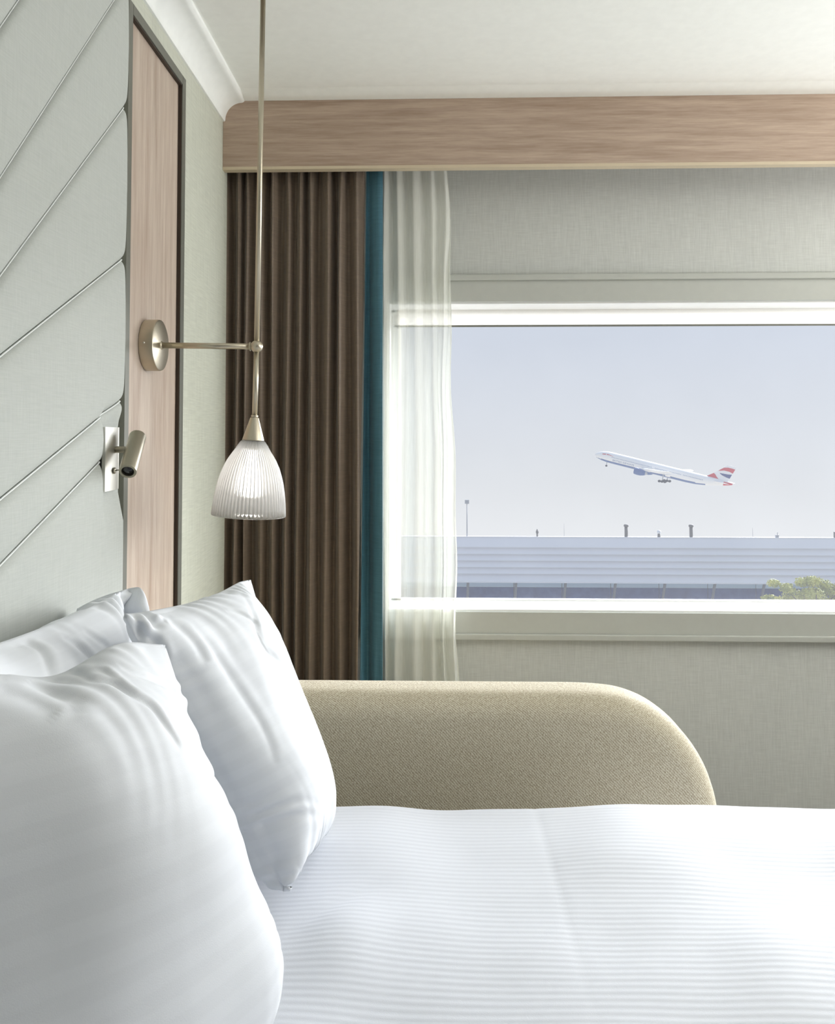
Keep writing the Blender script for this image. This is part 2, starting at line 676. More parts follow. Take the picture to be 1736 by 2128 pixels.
obj('pane', MB().add([(WX0, PY, WZ0), (WX1, PY, WZ0), (WX1, PY, WZ1), (WX0, PY, WZ1)], [(0, 1, 2, 3)]), 'pane', wnd, smooth=False)

bl = empty('roller_blind', (2.3, YB + 0.138, WZ1 - RV), 'white roller blind drawn up under the window head', 'blind')
zb = at_y(1300, 675, YB + 0.138)[2]
obj('blind_cloth', MB().box(WX0 + 0.02, WX1 - 0.01, YB + 0.138, YB + 0.1386, zb, WZ1 - RV), 'blind', bl, smooth=False)
obj('bottom_bar', rbox(WX0 + 0.02, WX1 - 0.01, YB + 0.1345, YB + 0.1425, zb - 0.006, zb + 0.001, 0.001), 'bronze', bl, smooth=False)

# ------------------------------------------------------------------ curtains
def smooth_interp(x, xs, ys):
    """cosine interpolation through (xs, ys)"""
    xs, ys = np.array(xs, float), np.array(ys, float)
    i = np.clip(np.searchsorted(xs, x) - 1, 0, len(xs) - 2)
    t = np.clip((x - xs[i]) / (xs[i + 1] - xs[i]), 0, 1)
    t = (1 - np.cos(PI * t)) / 2
    return ys[i] * (1 - t) + ys[i + 1] * t


def pleat_curtain(crest_px, valley_px, y0, amp, z0, z1, nx, nz, left_px, right_top, right_bot, seed, wander=3.0, ref=2.84, py=900):
    """folds at given pixel columns; returns grid [nz, nx, 3] and s parameter"""
    r = np.random.default_rng(seed)
    keys = sorted([(p, -1) for p in crest_px] + [(p, 1) for p in valley_px])
    kx = np.array([k[0] for k in keys], float)
    kd = np.array([k[1] for k in keys], float)
    ph = r.uniform(0, 2 * PI, len(keys))
    am = r.uniform(0.65, 1.15, len(keys))
    S = np.linspace(0, 1, nx)
    out = np.zeros((nz, nx, 3))
    for i in range(nz):
        t = i / (nz - 1)                       # 0 bottom, 1 top
        z = z0 + (z1 - z0) * t
        xr = right_bot + (right_top - right_bot) * t
        kxx = kx + wander * np.sin(ph + t * 4.2) * np.minimum(1, (1.02 - t) * 3 + .3)
        kxx = np.maximum.accumulate(kxx + np.arange(len(kxx)) * 1e-3)
        px = left_px + (xr - left_px) * S
        depth = amp * (0.75 + 0.35 * (1 - t)) * am * kd * (1 + 0.25 * np.sin(ph * 2 + t * 6))
        d = smooth_interp(px, kxx, depth)
        a = at_y(0, py, ref)
        b = at_y(1000, py, ref)
        X = a[0] + (b[0] - a[0]) * px / 1000
        out[i, :, 0] = X
        out[i, :, 1] = y0 + d
        out[i, :, 2] = z
    return out


cu = empty('curtain', (0.28, 2.84, 0.02), 'dark brown silk curtain with teal leading edge hanging beside window', 'curtain')
crest = [470, 498, 517, 548, 572, 603, 626, 650, 684, 712, 745]
valley = [460, 484, 509, 531, 561, 588, 615, 638, 667, 699, 728, 764]
G = pleat_curtain(crest, valley, 2.838, 0.026, 0.02, 2.42, 330, 60, 462.5, 762, 746, 3)
# pinch pleats at the heading
hz = sstep(2.12, 2.30, G[:, :, 2])
G[:, :, 1] += hz * 0.006 * np.sin(G[:, :, 0] * 260)
o = obj('drape', grid_mesh('drape', G), 'silk_brown', cu)
o.modifiers.new('thick', 'SOLIDIFY').thickness = 0.002
crt = [772, 790]
G2 = pleat_curtain([752, 788, 800], [742, 766, 794], 2.838, 0.018, 0.02, 2.42, 60, 60, 758, 795, 795, 5, 1.0)
for i in range(60):                         # band widens towards the hem, with a fold that opens downwards
    t = i / 59
    l, r_ = at_y(762 - 17 * (1 - t), 900, 2.84)[0], at_y(795.5, 900, 2.84)[0]
    s = np.linspace(0, 1, 60)
    G2[i, :, 0] = l + (r_ - l) * s
    fold = 0.040 * np.exp(-((s - 0.10 - 0.30 * (1 - t)) / (0.13 + 0.10 * math.sin(t * PI))) ** 2)
    G2[i, :, 1] = 2.838 + 0.016 + fold * (0.3 + 0.9 * math.sin(min(1, t * 1.05) * PI)) - 0.022 * s + 0.003 * np.sin(9 * s + 5 * t)
o = obj('teal_border', grid_mesh('teal_border', G2), 'silk_teal', cu)
tag(o, 'teal silk leading edge')
o.modifiers.new('thick', 'SOLIDIFY').thickness = 0.002

sh = empty('sheer_curtain', (0.65, 2.91, 0.02), 'white sheer voile curtain hanging beside window', 'sheer curtain')
crs = [803, 826, 862, 899, 926, 941]
vls = [796, 815, 843, 881, 913, 934, 948]
G3 = pleat_curtain(crs, vls, 2.912, 0.016, 0.02, 2.42, 220, 70, 786, 931, 958, 9, 5.0, ref=2.91)
for i in range(70):
    z = G3[i, :, 2]
    w = 0.004 * math.sin(z[0] * 7.0) + 0.003 * math.sin(z[0] * 15 + 1)
    G3[i, :, 0] += w * np.linspace(0, 1, 220) ** 3
obj('voile', grid_mesh('voile', G3), 'sheer', sh)
rim = [tuple(G3[i, -1]) for i in range(70)]
hm = MB().rings([[(p[0] + a, p[1] + b, p[2]) for a, b in ((-.001, -.001), (.0015, -.001), (.0015, .001), (-.001, .001))] for p in rim], True, True)
obj('side_hem', hm, 'sheer', sh)

ct = empty('curtain_track', (0.9, 2.86, 2.42), 'slim white curtain track hidden behind the pelmet', 'curtain track')
obj('rail', MB().box(0.02, 4.2, 2.83, 2.85, 2.42, ZC - 0.001), 'white_pvc', ct, smooth=False)
obj('rail', MB().box(0.02, 4.2, 2.90, 2.92, 2.42, ZC - 0.001), 'white_pvc', ct, smooth=False)

# ------------------------------------------------------------------ oak wall panel in a dark frame
pn = empty('wall_panel', (0, 2.06, 0.3), 'pale oak wall panel in dark metal frame beside padded headboard', 'wall panel')
FY0, FY1, FZ1 = 1.838, 2.281, 2.349
obj('oak_board', MB().box(0.0005, 0.004, FY0 + 0.02, FY1 - 0.01, 0.02, FZ1 - 0.01), 'oak', pn, smooth=False)
fr = 0.016


def frame_bar(y0, y1, z0, z1):
    return obj('frame_bar', rbox(0.0005, fr, y0, y1, z0, z1, 0.001), 'bronze', pn, smooth=False)


fb1 = frame_bar(FY1 - 0.030, FY1, 0.0, FZ1)
frame_bar(FY0, FY0 + 0.026, 0.0, FZ1)
fb2 = frame_bar(FY0 + 0.027, FY1 - 0.031, FZ1 - 0.026, FZ1)
obj('inner_frame_shade', MB().box(0.0045, fr - 0.002, FY1 - 0.0335, FY1 - 0.0305, 0.02, FZ1 - 0.028), 'frame_shade', fb1, smooth=False)  # dark strips added where the inner faces lie in shade
obj('inner_frame_shade', MB().box(0.0045, fr - 0.002, FY0 + 0.027, FY1 - 0.034, FZ1 - 0.030, FZ1 - 0.0265), 'frame_shade', fb2, smooth=False)

# ------------------------------------------------------------------ padded headboard
HY0, HY1, HZ0, HZ1, HX = -0.45, 1.735, 0.25, 2.405, 0.055
seams = []
for (ya, za), (yb, zb_) in [((1.231, 1.144), (1.615, 1.291)), ((1.227, 1.244), (1.708, 1.412)), ((1.220, 1.460), (1.720, 1.717)),
                            ((1.216, 1.578), (1.723, 2.046)), ((1.212, 1.726), (1.662, 2.248)), ((1.204, 1.953), (1.266, 2.034))]:
    s = (zb_ - za) / (yb - ya)

    def fz(y, ya=ya, za=za, s=s):
        y = np.asarray(y, float)
        k = za + s * (1.15 - ya)
        return np.where(y > 1.15, za + s * (y - ya), k + 0.5 * (y - 1.15))
    seams.append(fz)
hb = empty('headboard', (0.03, 0.6, HZ0), 'tall pale grey padded headboard with diagonal stitched seams', 'headboard')
obj('backing_board', MB().box(0.001, 0.03, HY0, HY1 - 0.02, HZ0, HZ1 - 0.01), 'dark', hb, smooth=False)


def lamp_dent(y, z):
    a = sstep(1.617, 1.629, y) * sstep(1.165, 1.228, z) * (1 - sstep(1.362, 1.415, z))
    return 0.013 * a * (1 - sstep(1.7245, 1.7345, y))


def panel(lo, hi, k):
    ny, nt = 150, 40
    ys = np.concatenate([np.linspace(HY0, 1.1, 40), np.linspace(1.115, HY1, ny - 40)])
    P = np.zeros((nt + 2, ny, 3))
    tt = np.linspace(0, 1, nt)
    tt = 0.5 - 0.5 * np.cos(PI * tt)                 # denser towards the seams
    for i, t in enumerate(np.concatenate([[0], tt, [1]])):
        zl = np.clip(lo(ys), HZ0, HZ1)
        zh = np.clip(hi(ys), HZ0, HZ1)
        g = 0.0006
        z = (zl + g) * (1 - t) + (zh - g) * t
        h = np.maximum(zh - zl - 2 * g, 1e-4)
        d = np.minimum(t, 1 - t) * h
        x = HX - 0.011 * np.exp(-d / 0.007) + 0.004 * (1 - np.exp(-d / 0.05)) - lamp_dent(ys, z)
        e_ = np.clip((HY1 - ys) / 0.013, 0, 1)       # rounded end
        x = 0.008 + (x - 0.008) * np.sqrt(1 - (1 - e_) ** 2 * 0.999)
        if i == 0 or i == nt + 1:
            x = np.full_like(x, 0.012)
        # the end bulges between seams
        yb_ = ys + sstep(1.66, HY1, ys) * (-0.0025 * np.exp(-d / 0.010))
        P[i, :, 0], P[i, :, 1], P[i, :, 2] = x, yb_, z
    obj('upholstery_panel', grid_mesh('p', P), 'headboard', hb)


bounds = [lambda y: np.full_like(np.asarray(y, float), HZ0)] + seams + [lambda y: np.full_like(np.asarray(y, float), HZ1)]
for k in range(len(bounds) - 1):
    panel(bounds[k], bounds[k + 1], k)
for k, s in enumerate(seams):                        # stitched piping in each seam
    ys = np.linspace(1.02, HY1 - 0.006, 110)
    zs = s(ys)
    ok = (zs < HZ1 - 0.02) & (zs > HZ0 + 0.02)
    ys, zs = ys[ok], zs[ok]
    xs = HX - 0.0065 - lamp_dent(ys, zs) * 0.9
    e_ = np.clip((HY1 - ys) / 0.013, 0, 1)
    xs = 0.008 + (xs - 0.008) * np.sqrt(1 - (1 - e_) ** 2)
    rs = []
    for x, y, z in zip(xs, ys, zs):
        rs.append([(x + 0.0016 * math.cos(a), y, z + 0.0016 * math.sin(a)) for a in np.linspace(0, 2 * PI, 7)[:-1]])
    if len(rs) > 2:
        o = obj('seam_piping', MB().rings(rs), 'thread', hb)
        tag(o, 'pale stitched seam piping')

# ------------------------------------------------------------------ pendant wall lamp
LY = 2.015
pl = empty('pendant_lamp', (0.004, LY, 1.567), 'brushed nickel wall bracket lamp with ribbed glass pendant shade', 'lamp')
J = np.array([0.2775, LY, 1.5635])
bp = MB().lathe((0.0045, LY, 1.567), (1, 0, 0), [(0.060, 0), (0.0635, 0.0005), (0.0635, 0.030), (0.0625, 0.0335), (0.059, 0.0352), (0.0, 0.036)], 64, cap=False)
wp = obj('wall_plate', bp, 'nickel', pl, autosmooth=0.5)
obj('plate_gasket', MB().lathe((0.0042, LY, 1.567), (1, 0, 0), [(0.0625, 0), (0.0625, 0.0015)], 48), 'dark', wp)
obj('screw', MB().lathe((0.018, LY - 0.0632, 1.567), (0, -1, 0), [(0.0028, 0), (0.0022, 0.0016), (0.0, 0.002)], 12, False), 'plate', wp)
obj('arm', MB().cyl((0.040, LY, 1.567), J + [-0.012, 0, 0], 0.0074, seg=24), 'nickel', pl)
obj('arm_collar', MB().lathe((0.038, LY, 1.567), (1, 0, 0), [(0.012, 0), (0.010, 0.004), (0.0066, 0.006)], 24), 'nickel', pl)
obj('collar', MB().lathe(J + [-0.018, 0, 0], (1, 0, 0), [(0.0088, 0), (0.0112, 0.001), (0.0112, 0.003), (0.0085, 0.0045), (0.0085, 0.0065), (0.0105, 0.0075), (0.0105, 0.010)], 28), 'nickel', pl, autosmooth=0.6)
ball = [(0.0152 * math.sin(a), -0.0152 * math.cos(a)) for a in np.linspace(0.02, PI - 0.02, 18)]
obj('ball_joint', MB().lathe(J, (0, 0, 1), ball, 32), 'nickel', pl)
top = np.array([0.2885, LY, 2.478])
obj('upper_rod', MB().cyl(J + [0.0002, 0, 0.010], top, 0.0067, seg=24), 'nickel', pl)
obj('ceiling_rose', MB().lathe((0.2885, LY, ZC), (0, 0, -1), [(0.045, 0), (0.045, 0.012), (0.040, 0.018), (0.010, 0.021)], 40), 'nickel', pl, autosmooth=0.5)
low = np.array([0.2735, LY, 1.392])
obj('lower_rod', MB().cyl(J + [0, 0, -0.010], low, 0.0067, seg=24), 'nickel', pl)
ax = np.array([-0.055, 0, -1.0])
ax /= np.linalg.norm(ax)
obj('rod_ring', MB().lathe(low + [0, 0, 0.002], ax, [(0.008, 0), (0.0085, 0.001), (0.0085, 0.005), (0.0075, 0.006)], 28), 'nickel', pl)
cone = [(0.0098, 0.004), (0.0105, 0.005), (0.0262, 0.057), (0.0268, 0.059), (0.0255, 0.061)]
obj('shade_holder', MB().lathe(low, ax, cone, 48), 'nickel', pl, autosmooth=0.5)
sb = low + ax * 0.0595
sp_ = [(0.0255, 0.0), (0.030, 0.004), (0.0355, 0.012), (0.042, 0.023), (0.0505, 0.036), (0.0590, 0.050), (0.0665, 0.066), (0.0730, 0.084),
       (0.0780, 0.102), (0.0820, 0.122), (0.0850, 0.142), (0.0872, 0.162), (0.0888, 0.183)]
outer = MB().lathe(sb, ax, sp_, 384, False, rib=(0.020, 58))
o = gsh = obj('glass_shade', outer, 'shade', pl)
o.modifiers.new('thick', 'SOLIDIFY').thickness = 0.0025
rimp = [(0.0876, 0.1825), (0.0893, 0.1825), (0.0896, 0.1845), (0.0880, 0.1850), (0.0870, 0.1840), (0.0876, 0.1825)]
obj('shade_rim', MB().lathe(sb, ax, rimp, 128, False, rib=(0.008, 58)), 'shade', gsh)
obj('bulb_socket', MB().lathe(sb, ax, [(0.017, -0.002), (0.017, 0.018), (0.014, 0.024)], 28), 'nickel_dark', pl)
bulb = [(0.012, 0.022), (0.013, 0.040), (0.015, 0.058), (0.023, 0.080), (0.029, 0.100), (0.030, 0.112), (0.027, 0.126), (0.017, 0.138), (0.001, 0.142)]
obj('bulb', MB().lathe(sb, ax, bulb, 28), 'bulb', pl)

# ------------------------------------------------------------------ reading lamp on the headboard
rl = empty('reading_lamp', (0.036, 1.695, 1.295), 'satin nickel reading spotlight with rectangular plate set into headboard', 'lamp')
ny = 14
Pm = MB()
pts = []
rings_ = []
y0, y1, z0, z1 = 1.631, 1.722, 1.233, 1.362
for i in range(ny):
    s = i / (ny - 1)
    y = y0 + (y1 - y0) * s
    x = 0.0520 + 0.004 * math.sin(PI * (0.25 + 0.75 * s)) - 0.005 * s ** 3
    rings_.append([(0.0480, y, z0), (x, y, z0), (x, y, z1), (0.0480, y, z1)])
Pm.rings(rings_)
obj('back_plate', Pm, 'plate', rl, autosmooth=0.5)
T = at_y(286.5, 906, 1.722)
B = at_y(265.5, 980, 1.632)
axl = (B - T) / np.linalg.norm(B - T)
Lh = np.linalg.norm(B - T)
mid = T + axl * Lh * 0.40
obj('stem', MB().cyl((0.046, mid[1], mid[2] + 0.0005), mid, 0.0068, seg=24), 'nickel_dark', rl)
hd = [(0.0, 0), (0.0155, 0.0003), (0.0170, 0.0018), (0.0175, 0.004), (0.0175, Lh - 0.002), (0.0170, Lh), (0.0125, Lh), (0.0120, Lh - 0.002), (0.0118, Lh - 0.012)]
sph = obj('spot_head', MB().lathe(T, axl, hd, 40, False), 'nickel_dark', rl, autosmooth=0.5)
ln = [(0.0119, Lh - 0.006), (0.0085, Lh - 0.0035), (0.005, Lh - 0.002), (0.0, Lh - 0.0015)]
obj('lens', MB().lathe(T, axl, ln, 28, False), 'black', sph)
kn = at_x(236, 978, 0.056)
skn = obj('switch_knob', MB().lathe(kn + [0.0, 0, 0], (1, 0, 0), [(0.0062, 0), (0.0066, 0.001), (0.0066, 0.003), (0.003, 0.0042)], 20), 'nickel_dark', rl)
obj('switch_lever', MB().cyl(kn + [0.003, 0, 0], kn + [0.017, -0.001, 0.0022], 0.0013, seg=10), 'nickel_dark', skn)

# ================================================================== BED
BX1, BY0, BY1, BZ = 2.25, -0.30, 1.598, 0.650
bed = empty('bed', (1.15, 0.64, 0), 'upholstered double bed with thick mattress beneath white duvet', 'bed')
obj('bed_base', rbox(0.065, BX1 - 0.06, BY0 + 0.05, BY1 - 0.06, 0.08, 0.33, 0.02, 3), 'bed_base', bed)
obj('mattress', rbox(0.065, BX1 - 0.05, BY0 + 0.04, BY1 - 0.05, 0.332, 0.60, 0.05, 4), 'mattress', bed)
for x in (0.2, BX1 - 0.2):
    for y in (BY0 + 0.2, BY1 - 0.2):
        obj('leg', MB().cyl((x, y, 0), (x, y, 0.082), 0.025, 0.03), 'leg_wood', bed)


def vnoise(x, y, seed, n=6, lo=0.5, hi=2.0):
    r = np.random.default_rng(seed)
    s = np.zeros_like(x)
    for _ in range(n):
        f = r.uniform(lo, hi)
        a = r.uniform(0, PI)
        s += np.sin(2 * PI * f * (x * math.cos(a) + y * math.sin(a)) + r.uniform(0, 2 * PI)) / f
    return s


nx, nyy = 300, 240
xs = np.linspace(0.30, BX1, nx)
tv = np.linspace(0, 1, nyy)
G = np.zeros((nyy, nx, 3))
R_ = 0.045
flat = BY1 - BY0 - 2 * R_
Ltot = flat + PI * R_ + 2 * 0.22
for i, t in enumerate(tv):
    s = t * Ltot
    if s < 0.22:
        y, z = BY0, BZ - R_ - (0.22 - s)
    elif s < 0.22 + PI * R_ / 2:
        a = (s - 0.22) / R_
        y, z = BY0 + R_ * (1 - math.cos(a)), BZ - R_ + R_ * math.sin(a)
    elif s < 0.22 + PI * R_ / 2 + flat:
        y, z = BY0 + R_ + s - 0.22 - PI * R_ / 2, BZ
    elif s < 0.22 + PI * R_ + flat:
        a = (s - 0.22 - PI * R_ / 2 - flat) / R_
        y, z = BY1 - R_ + R_ * math.sin(a), BZ - R_ + R_ * math.cos(a)
    else:
        y, z = BY1, BZ - R_ - (s - 0.22 - PI * R_ - flat)
    G[i, :, 0], G[i, :, 1], G[i, :, 2] = xs, y, z
X_, Y_ = G[:, :, 0], G[:, :, 1]
top_w = sstep(0.5, 0.64, G[:, :, 2])
G[:, :, 2] += top_w * (0.0045 * vnoise(X_, Y_, 4, 8, 0.8, 3.2) + 0.0016 * vnoise(X_, Y_, 5, 10, 3, 8))
G[:, :, 2] += 0.012 * np.exp(-((X_ - 0.58) / 0.06) ** 2 - ((Y_ - 1.17) / 0.10) ** 2)         # plumped beside the pillows
G[:, :, 2] -= 0.003 * np.exp(-((X_ - 0.55 - 0.9 * (Y_ - 1.22)) / 0.02) ** 2) * np.exp(-((Y_ - 1.24) / 0.06) ** 2)
G[:, :, 2] -= top_w * 0.0008 * np.exp(-((X_ - 0.90) / 0.008) ** 2) * sstep(0.9, 1.3, Y_)
G[:, :, 1] += (1 - top_w) * 0.006 * vnoise(X_, G[:, :, 2], 8, 5, 1, 4) * (G[:, :, 2] < BZ - 0.05)
G[:, :, 1] += 0.036 * (G[:, :, 0] - 0.53) * sstep(0.8, 1.5, Y_)
dv = obj('duvet', grid_mesh('d', G), 'duvet')
tag(dv, 'smooth white ribbed cotton duvet spread over the bed', 'duvet')
dv.modifiers.new('thick', 'SOLIDIFY').thickness = 0.03
dv.modifiers['thick'].offset = -1


# ------------------------------------------------------------------ pillows: a small cloth solver inflates two sewn sheets
def inflate(W, H, nu, nv, T, seed, flap=0.0, steps=90, iters=7, press=2.2):
    r = np.random.default_rng(seed)
    u = np.linspace(0, W, nu)
    v = np.linspace(0, H, nv)
    U, V = np.meshgrid(u, v)
    X = np.zeros((2, nv, nu, 3))
    X[..., 0], X[..., 1] = U, V
    edge = np.minimum(np.minimum(U, W - U), np.minimum(V, H - V))
    nz = vnoise(U * 6, V * 6, seed, 8, 0.6, 2.4)
    X[0, ..., 2] = 0.004 * (edge > 0) + 0.0012 * nz * (edge > 0)
    X[1, ..., 2] = -0.004 * (edge > 0) + 0.0012 * nz * (edge > 0)
    hu, hv = W / (nu - 1), W * 0 + H / (nv - 1)
    hd_ = math.hypot(hu, hv)
    core = np.ones((nv, nu))
    if flap:
        core = 1 - sstep(W - flap - 0.03, W - flap, U)
    Un = np.clip((U - (W - flap) / 2) / ((W - flap) / 2), -1, 1)
    Vn = V / H * 2 - 1
    tgt = T * np.maximum((1 - np.abs(Un) ** 2.6), 0.0) ** 0.55 * np.maximum(1 - np.abs(Vn) ** 2.6, 0.0) ** 0.55
    tgt = tgt * (1 + 0.10 * vnoise(U * 2, V * 2, seed + 5, 5, 0.6, 1.6)) + 1e-4
    Vel = np.zeros_like(X)
    sl = slice

    def con(a, b, L, kc):
        pa, pb = X[a], X[b]
        d = pb - pa
        l = np.sqrt((d * d).sum(-1, keepdims=True)) + 1e-9
        e_ = (l - L) / l
        c = d * (np.where(e_ > 0, e_, e_ * kc) * 0.5)
        pa += c
        pb -= c
    A = sl(None)

    def pairs(par, n):
        a = list(range(par, n - 1, 2))
        return sl(par, n - 1, 2), sl(par + 1, n, 2)
    sets = []
    for par in (0, 1):
        a, b = pairs(par, nu)
        sets.append(((A, A, a), (A, A, b), hu, 0.35))
        a, b = pairs(par, nv)
        sets.append(((A, a, A), (A, b, A), hv, 0.35))
    for par in (0, 1):
        a, b = pairs(par, nv)
        sets.append(((A, a, sl(0, nu - 1)), (A, b, sl(1, nu)), hd_, 0.05))
        sets.append(((A, a, sl(1, nu)), (A, b, sl(0, nu - 1)), hd_, 0.05))
    sgn = np.array([1.0, -1.0])[:, None, None]
    for st in range(steps):
        du = np.gradient(X, axis=2)
        dvv = np.gradient(X, axis=1)
        n = np.cross(du, dvv)
        n /= np.linalg.norm(n, axis=-1, keepdims=True) + 1e-12
        n *= sgn[..., None]
        p = press * np.clip(1 - np.abs(X[..., 2]) / tgt, -0.6, 1) * core
        old = X.copy()
        X += Vel * 0.86 + n * (p * 0.0011)[..., None]
        X[..., 1] -= 0.00006
        for _ in range(iters):
            for a, b, L, kc in sets:
                con(a, b, L, kc)
            m = (X[0] + X[1]) / 2                      # sewn border
            for q in ((0, A), (-1, A), (A, 0), (A, -1)):
                X[0][q] = m[q]
                X[1][q] = m[q]
            bad = X[0, ..., 2] < X[1, ..., 2] + 0.0012
            mid_ = (X[0, ..., 2] + X[1, ..., 2]) / 2
            inn = edge > 0
            X[0, ..., 2] = np.where(bad & inn, mid_ + 0.0006, X[0, ..., 2])
            X[1, ..., 2] = np.where(bad & inn, mid_ - 0.0006, X[1, ..., 2])
        lap = np.zeros_like(X)
        lap[:, 1:-1, 1:-1] = (X[:, 2:, 1:-1] + X[:, :-2, 1:-1] + X[:, 1:-1, 2:] + X[:, 1:-1, :-2]) / 4 - X[:, 1:-1, 1:-1]
        X += lap * 0.06
        Vel = X - old
    return X


def up_axis(A, ax, k):
    """Catmull-Rom upsampling of array A along axis ax by factor k"""
    A = np.moveaxis(A, ax, 0)
    n = A.shape[0]
    m = (n - 1) * k + 1
    t = np.arange(m) / k
    i = np.minimum(t.astype(int), n - 2)
    f = (t - i).reshape((-1,) + (1,) * (A.ndim - 1))
    E_ = np.concatenate([2 * A[:1] - A[1:2], A, 2 * A[-1:] - A[-2:-1]])
    p0, p1, p2, p3 = E_[i], E_[i + 1], E_[i + 2], E_[i + 3]
    R = 0.5 * (2 * p1 + (p2 - p0) * f + (2 * p0 - 5 * p1 + 4 * p2 - p3) * f ** 2 + (3 * p1 - p0 - 3 * p2 + p3) * f ** 3)
    return np.moveaxis(R, 0, ax)


def to_px(P):
    d = P - CAM
    k = d @ _fw
    return PPX + F * (d @ _rt) / k, PPY - F * (d @ _up) / k


def normals(P):
    n = np.cross(np.gradient(P, axis=1), np.gradient(P, axis=0))
    return n / (np.linalg.norm(n, axis=-1, keepdims=True) + 1e-12)


def crease(P, path, depth, width, ridge=0.6):
    """press a fold line into the sheet P [nv, nu, 3]; path: photo pixels that fall on the sheet"""
    X, Y = to_px(P)
    N_ = normals(P)
    pts_ = []
    for (x, y) in path:
        k = np.argmin((X - x) ** 2 + (Y - y) ** 2)
        pts_.append(P.reshape(-1, 3)[k])
    pts_ = catmull(np.array(pts_), 8)
    Q = P.reshape(-1, 3)
    best = np.full(len(Q), 9.0)
    sd = np.zeros(len(Q))
    tpar = np.zeros(len(Q))
    Nf = N_.reshape(-1, 3)
    for i in range(len(pts_) - 1):
        a, b = pts_[i], pts_[i + 1]
        ab = b - a
        L2 = ab @ ab + 1e-12
        t = np.clip(((Q - a) @ ab) / L2, 0, 1)
        r = Q - a - t[:, None] * ab
        d = np.linalg.norm(r, axis=1)
        m = d < best
        best[m] = d[m]
        sd[m] = np.sign((np.cross(ab, r[m]) * Nf[m]).sum(1))
        tpar[m] = (i + t[m]) / (len(pts_) - 1)
    fade = np.sin(np.clip(tpar, 0, 1) * PI) ** 0.5
    s_ = sd * best
    h = -np.exp(-(best / width) ** 2) + ridge * np.exp(-((s_ - 1.9 * width) / (1.3 * width)) ** 2)
    return P + N_ * (depth * fade * h).reshape(P.shape[:2])[..., None]


def pillow(name, label, sim, corners, bow=0.0, group='pillows', tweak=None, k=3, creases=(), pucker=0.0022, seed=1):
    """corners: bl, br, tl, tr in metres (near side is left, far side right, front of the pillow faces the room)"""
    X = up_axis(up_axis(sim, 1, k), 2, k)
    nv, nu = X.shape[1:3]
    c00, c10, c01, c11 = X[0, 0, 0], X[0, 0, -1], X[0, -1, 0], X[0, -1, -1]
    u0, u1 = (c00[0] + c01[0]) / 2, (c10[0] + c11[0]) / 2
    v0, v1 = (c00[1] + c10[1]) / 2, (c01[1] + c11[1]) / 2
    S = (X[..., 0] - u0) / (u1 - u0)
    Tt = (X[..., 1] - v0) / (v1 - v0)
    bl_, br_, tl_, tr_ = [np.array(c, float) for c in corners]
    S3, T3 = S[..., None], Tt[..., None]
    P = bl_ * (1 - S3) * (1 - T3) + br_ * S3 * (1 - T3) + tl_ * (1 - S3) * T3 + tr_ * S3 * T3
    uu = (br_ + tr_ - bl_ - tl_)
    vv = (tl_ + tr_ - bl_ - br_)
    nn = np.cross(uu, vv)
    nn /= np.linalg.norm(nn)
    P += nn * X[..., 2:3]
    P += nn * (bow * (4 * Tt * (1 - Tt)))[..., None]
    if tweak is not None:
        P = tweak(P, S, Tt, nn)
    # gathers running in from the sewn edges
    a = np.linspace(0, 1, nu)[None, :] * np.ones((nv, 1))
    b = np.linspace(0, 1, nv)[:, None] * np.ones((1, nu))
    inside = np.minimum(1, np.minimum(np.minimum(a, 1 - a) / 0.02, np.minimum(b, 1 - b) / 0.02))
    for q in (0, 1):
        sg = 1 if q == 0 else -1
        g = np.zeros((nv, nu))
        for dist, along, sd_ in ((1 - b, a, 1), (b, a, 2), (1 - a, b, 3), (a, b, 4)):
            ph = vnoise(along * 3 + dist * 0.7, dist * 1.5, seed * 10 + sd_, 5, 0.5, 1.5)
            amp = 0.55 + 0.45 * vnoise(along * 2.3, dist * 0, seed * 10 + sd_ + 5, 4, 0.6, 1.6)
            g += np.sin(2 * PI * along * 11 + ph * 2.2) * np.exp(-dist / 0.10) * amp
        g += 0.55 * vnoise(a * 2.2, b * 1.6, seed * 10 + 9, 9, 0.8, 3.0)
        P[q] += normals(P[q]) * (g * inside * pucker)[..., None] * sg
    for path, dep, wid in creases:
        P[0] = crease(P[0], path, dep, wid)
    verts = P.reshape(-1, 3)
    off = nv * nu
    idx = np.arange(2 * off).reshape(2, nv, nu)
    for q in ((0, slice(None)), (-1, slice(None)), (slice(None), 0), (slice(None), -1)):
        idx[1][q] = idx[0][q]
    a, b, c, d = idx[:, :-1, :-1], idx[:, :-1, 1:], idx[:, 1:, 1:], idx[:, 1:, :-1]
    f0 = np.stack([a[0], b[0], c[0], d[0]], -1).reshape(-1, 4)
    f1 = np.stack([a[1], d[1], c[1], b[1]], -1).reshape(-1, 4)
    faces = np.concatenate([f0, f1])
    used = np.unique(faces)
    remap = np.full(2 * off, -1)
    remap[used] = np.arange(len(used))
    me = bpy.data.meshes.new(name)
    me.from_pydata(verts[used].tolist(), [], remap[faces].tolist())
    uvl = me.uv_layers.new(name='cloth')
    uvv = np.stack([np.broadcast_to(np.linspace(0, 0.7, nu)[None, None], (2, nv, nu)), np.broadcast_to(np.linspace(0, 0.5, nv)[None, :, None], (2, nv, nu))], -1).reshape(-1, 2)
    src = np.zeros((len(used), 2))
    src[:] = uvv[used]
    li = np.zeros(len(me.loops), int)
    me.loops.foreach_get('vertex_index', li)
    uvl.data.foreach_set('uv', src[li].ravel())
    o = obj(name, me, 'pillow')
    tag(o, label, 'pillow', group)
    return o


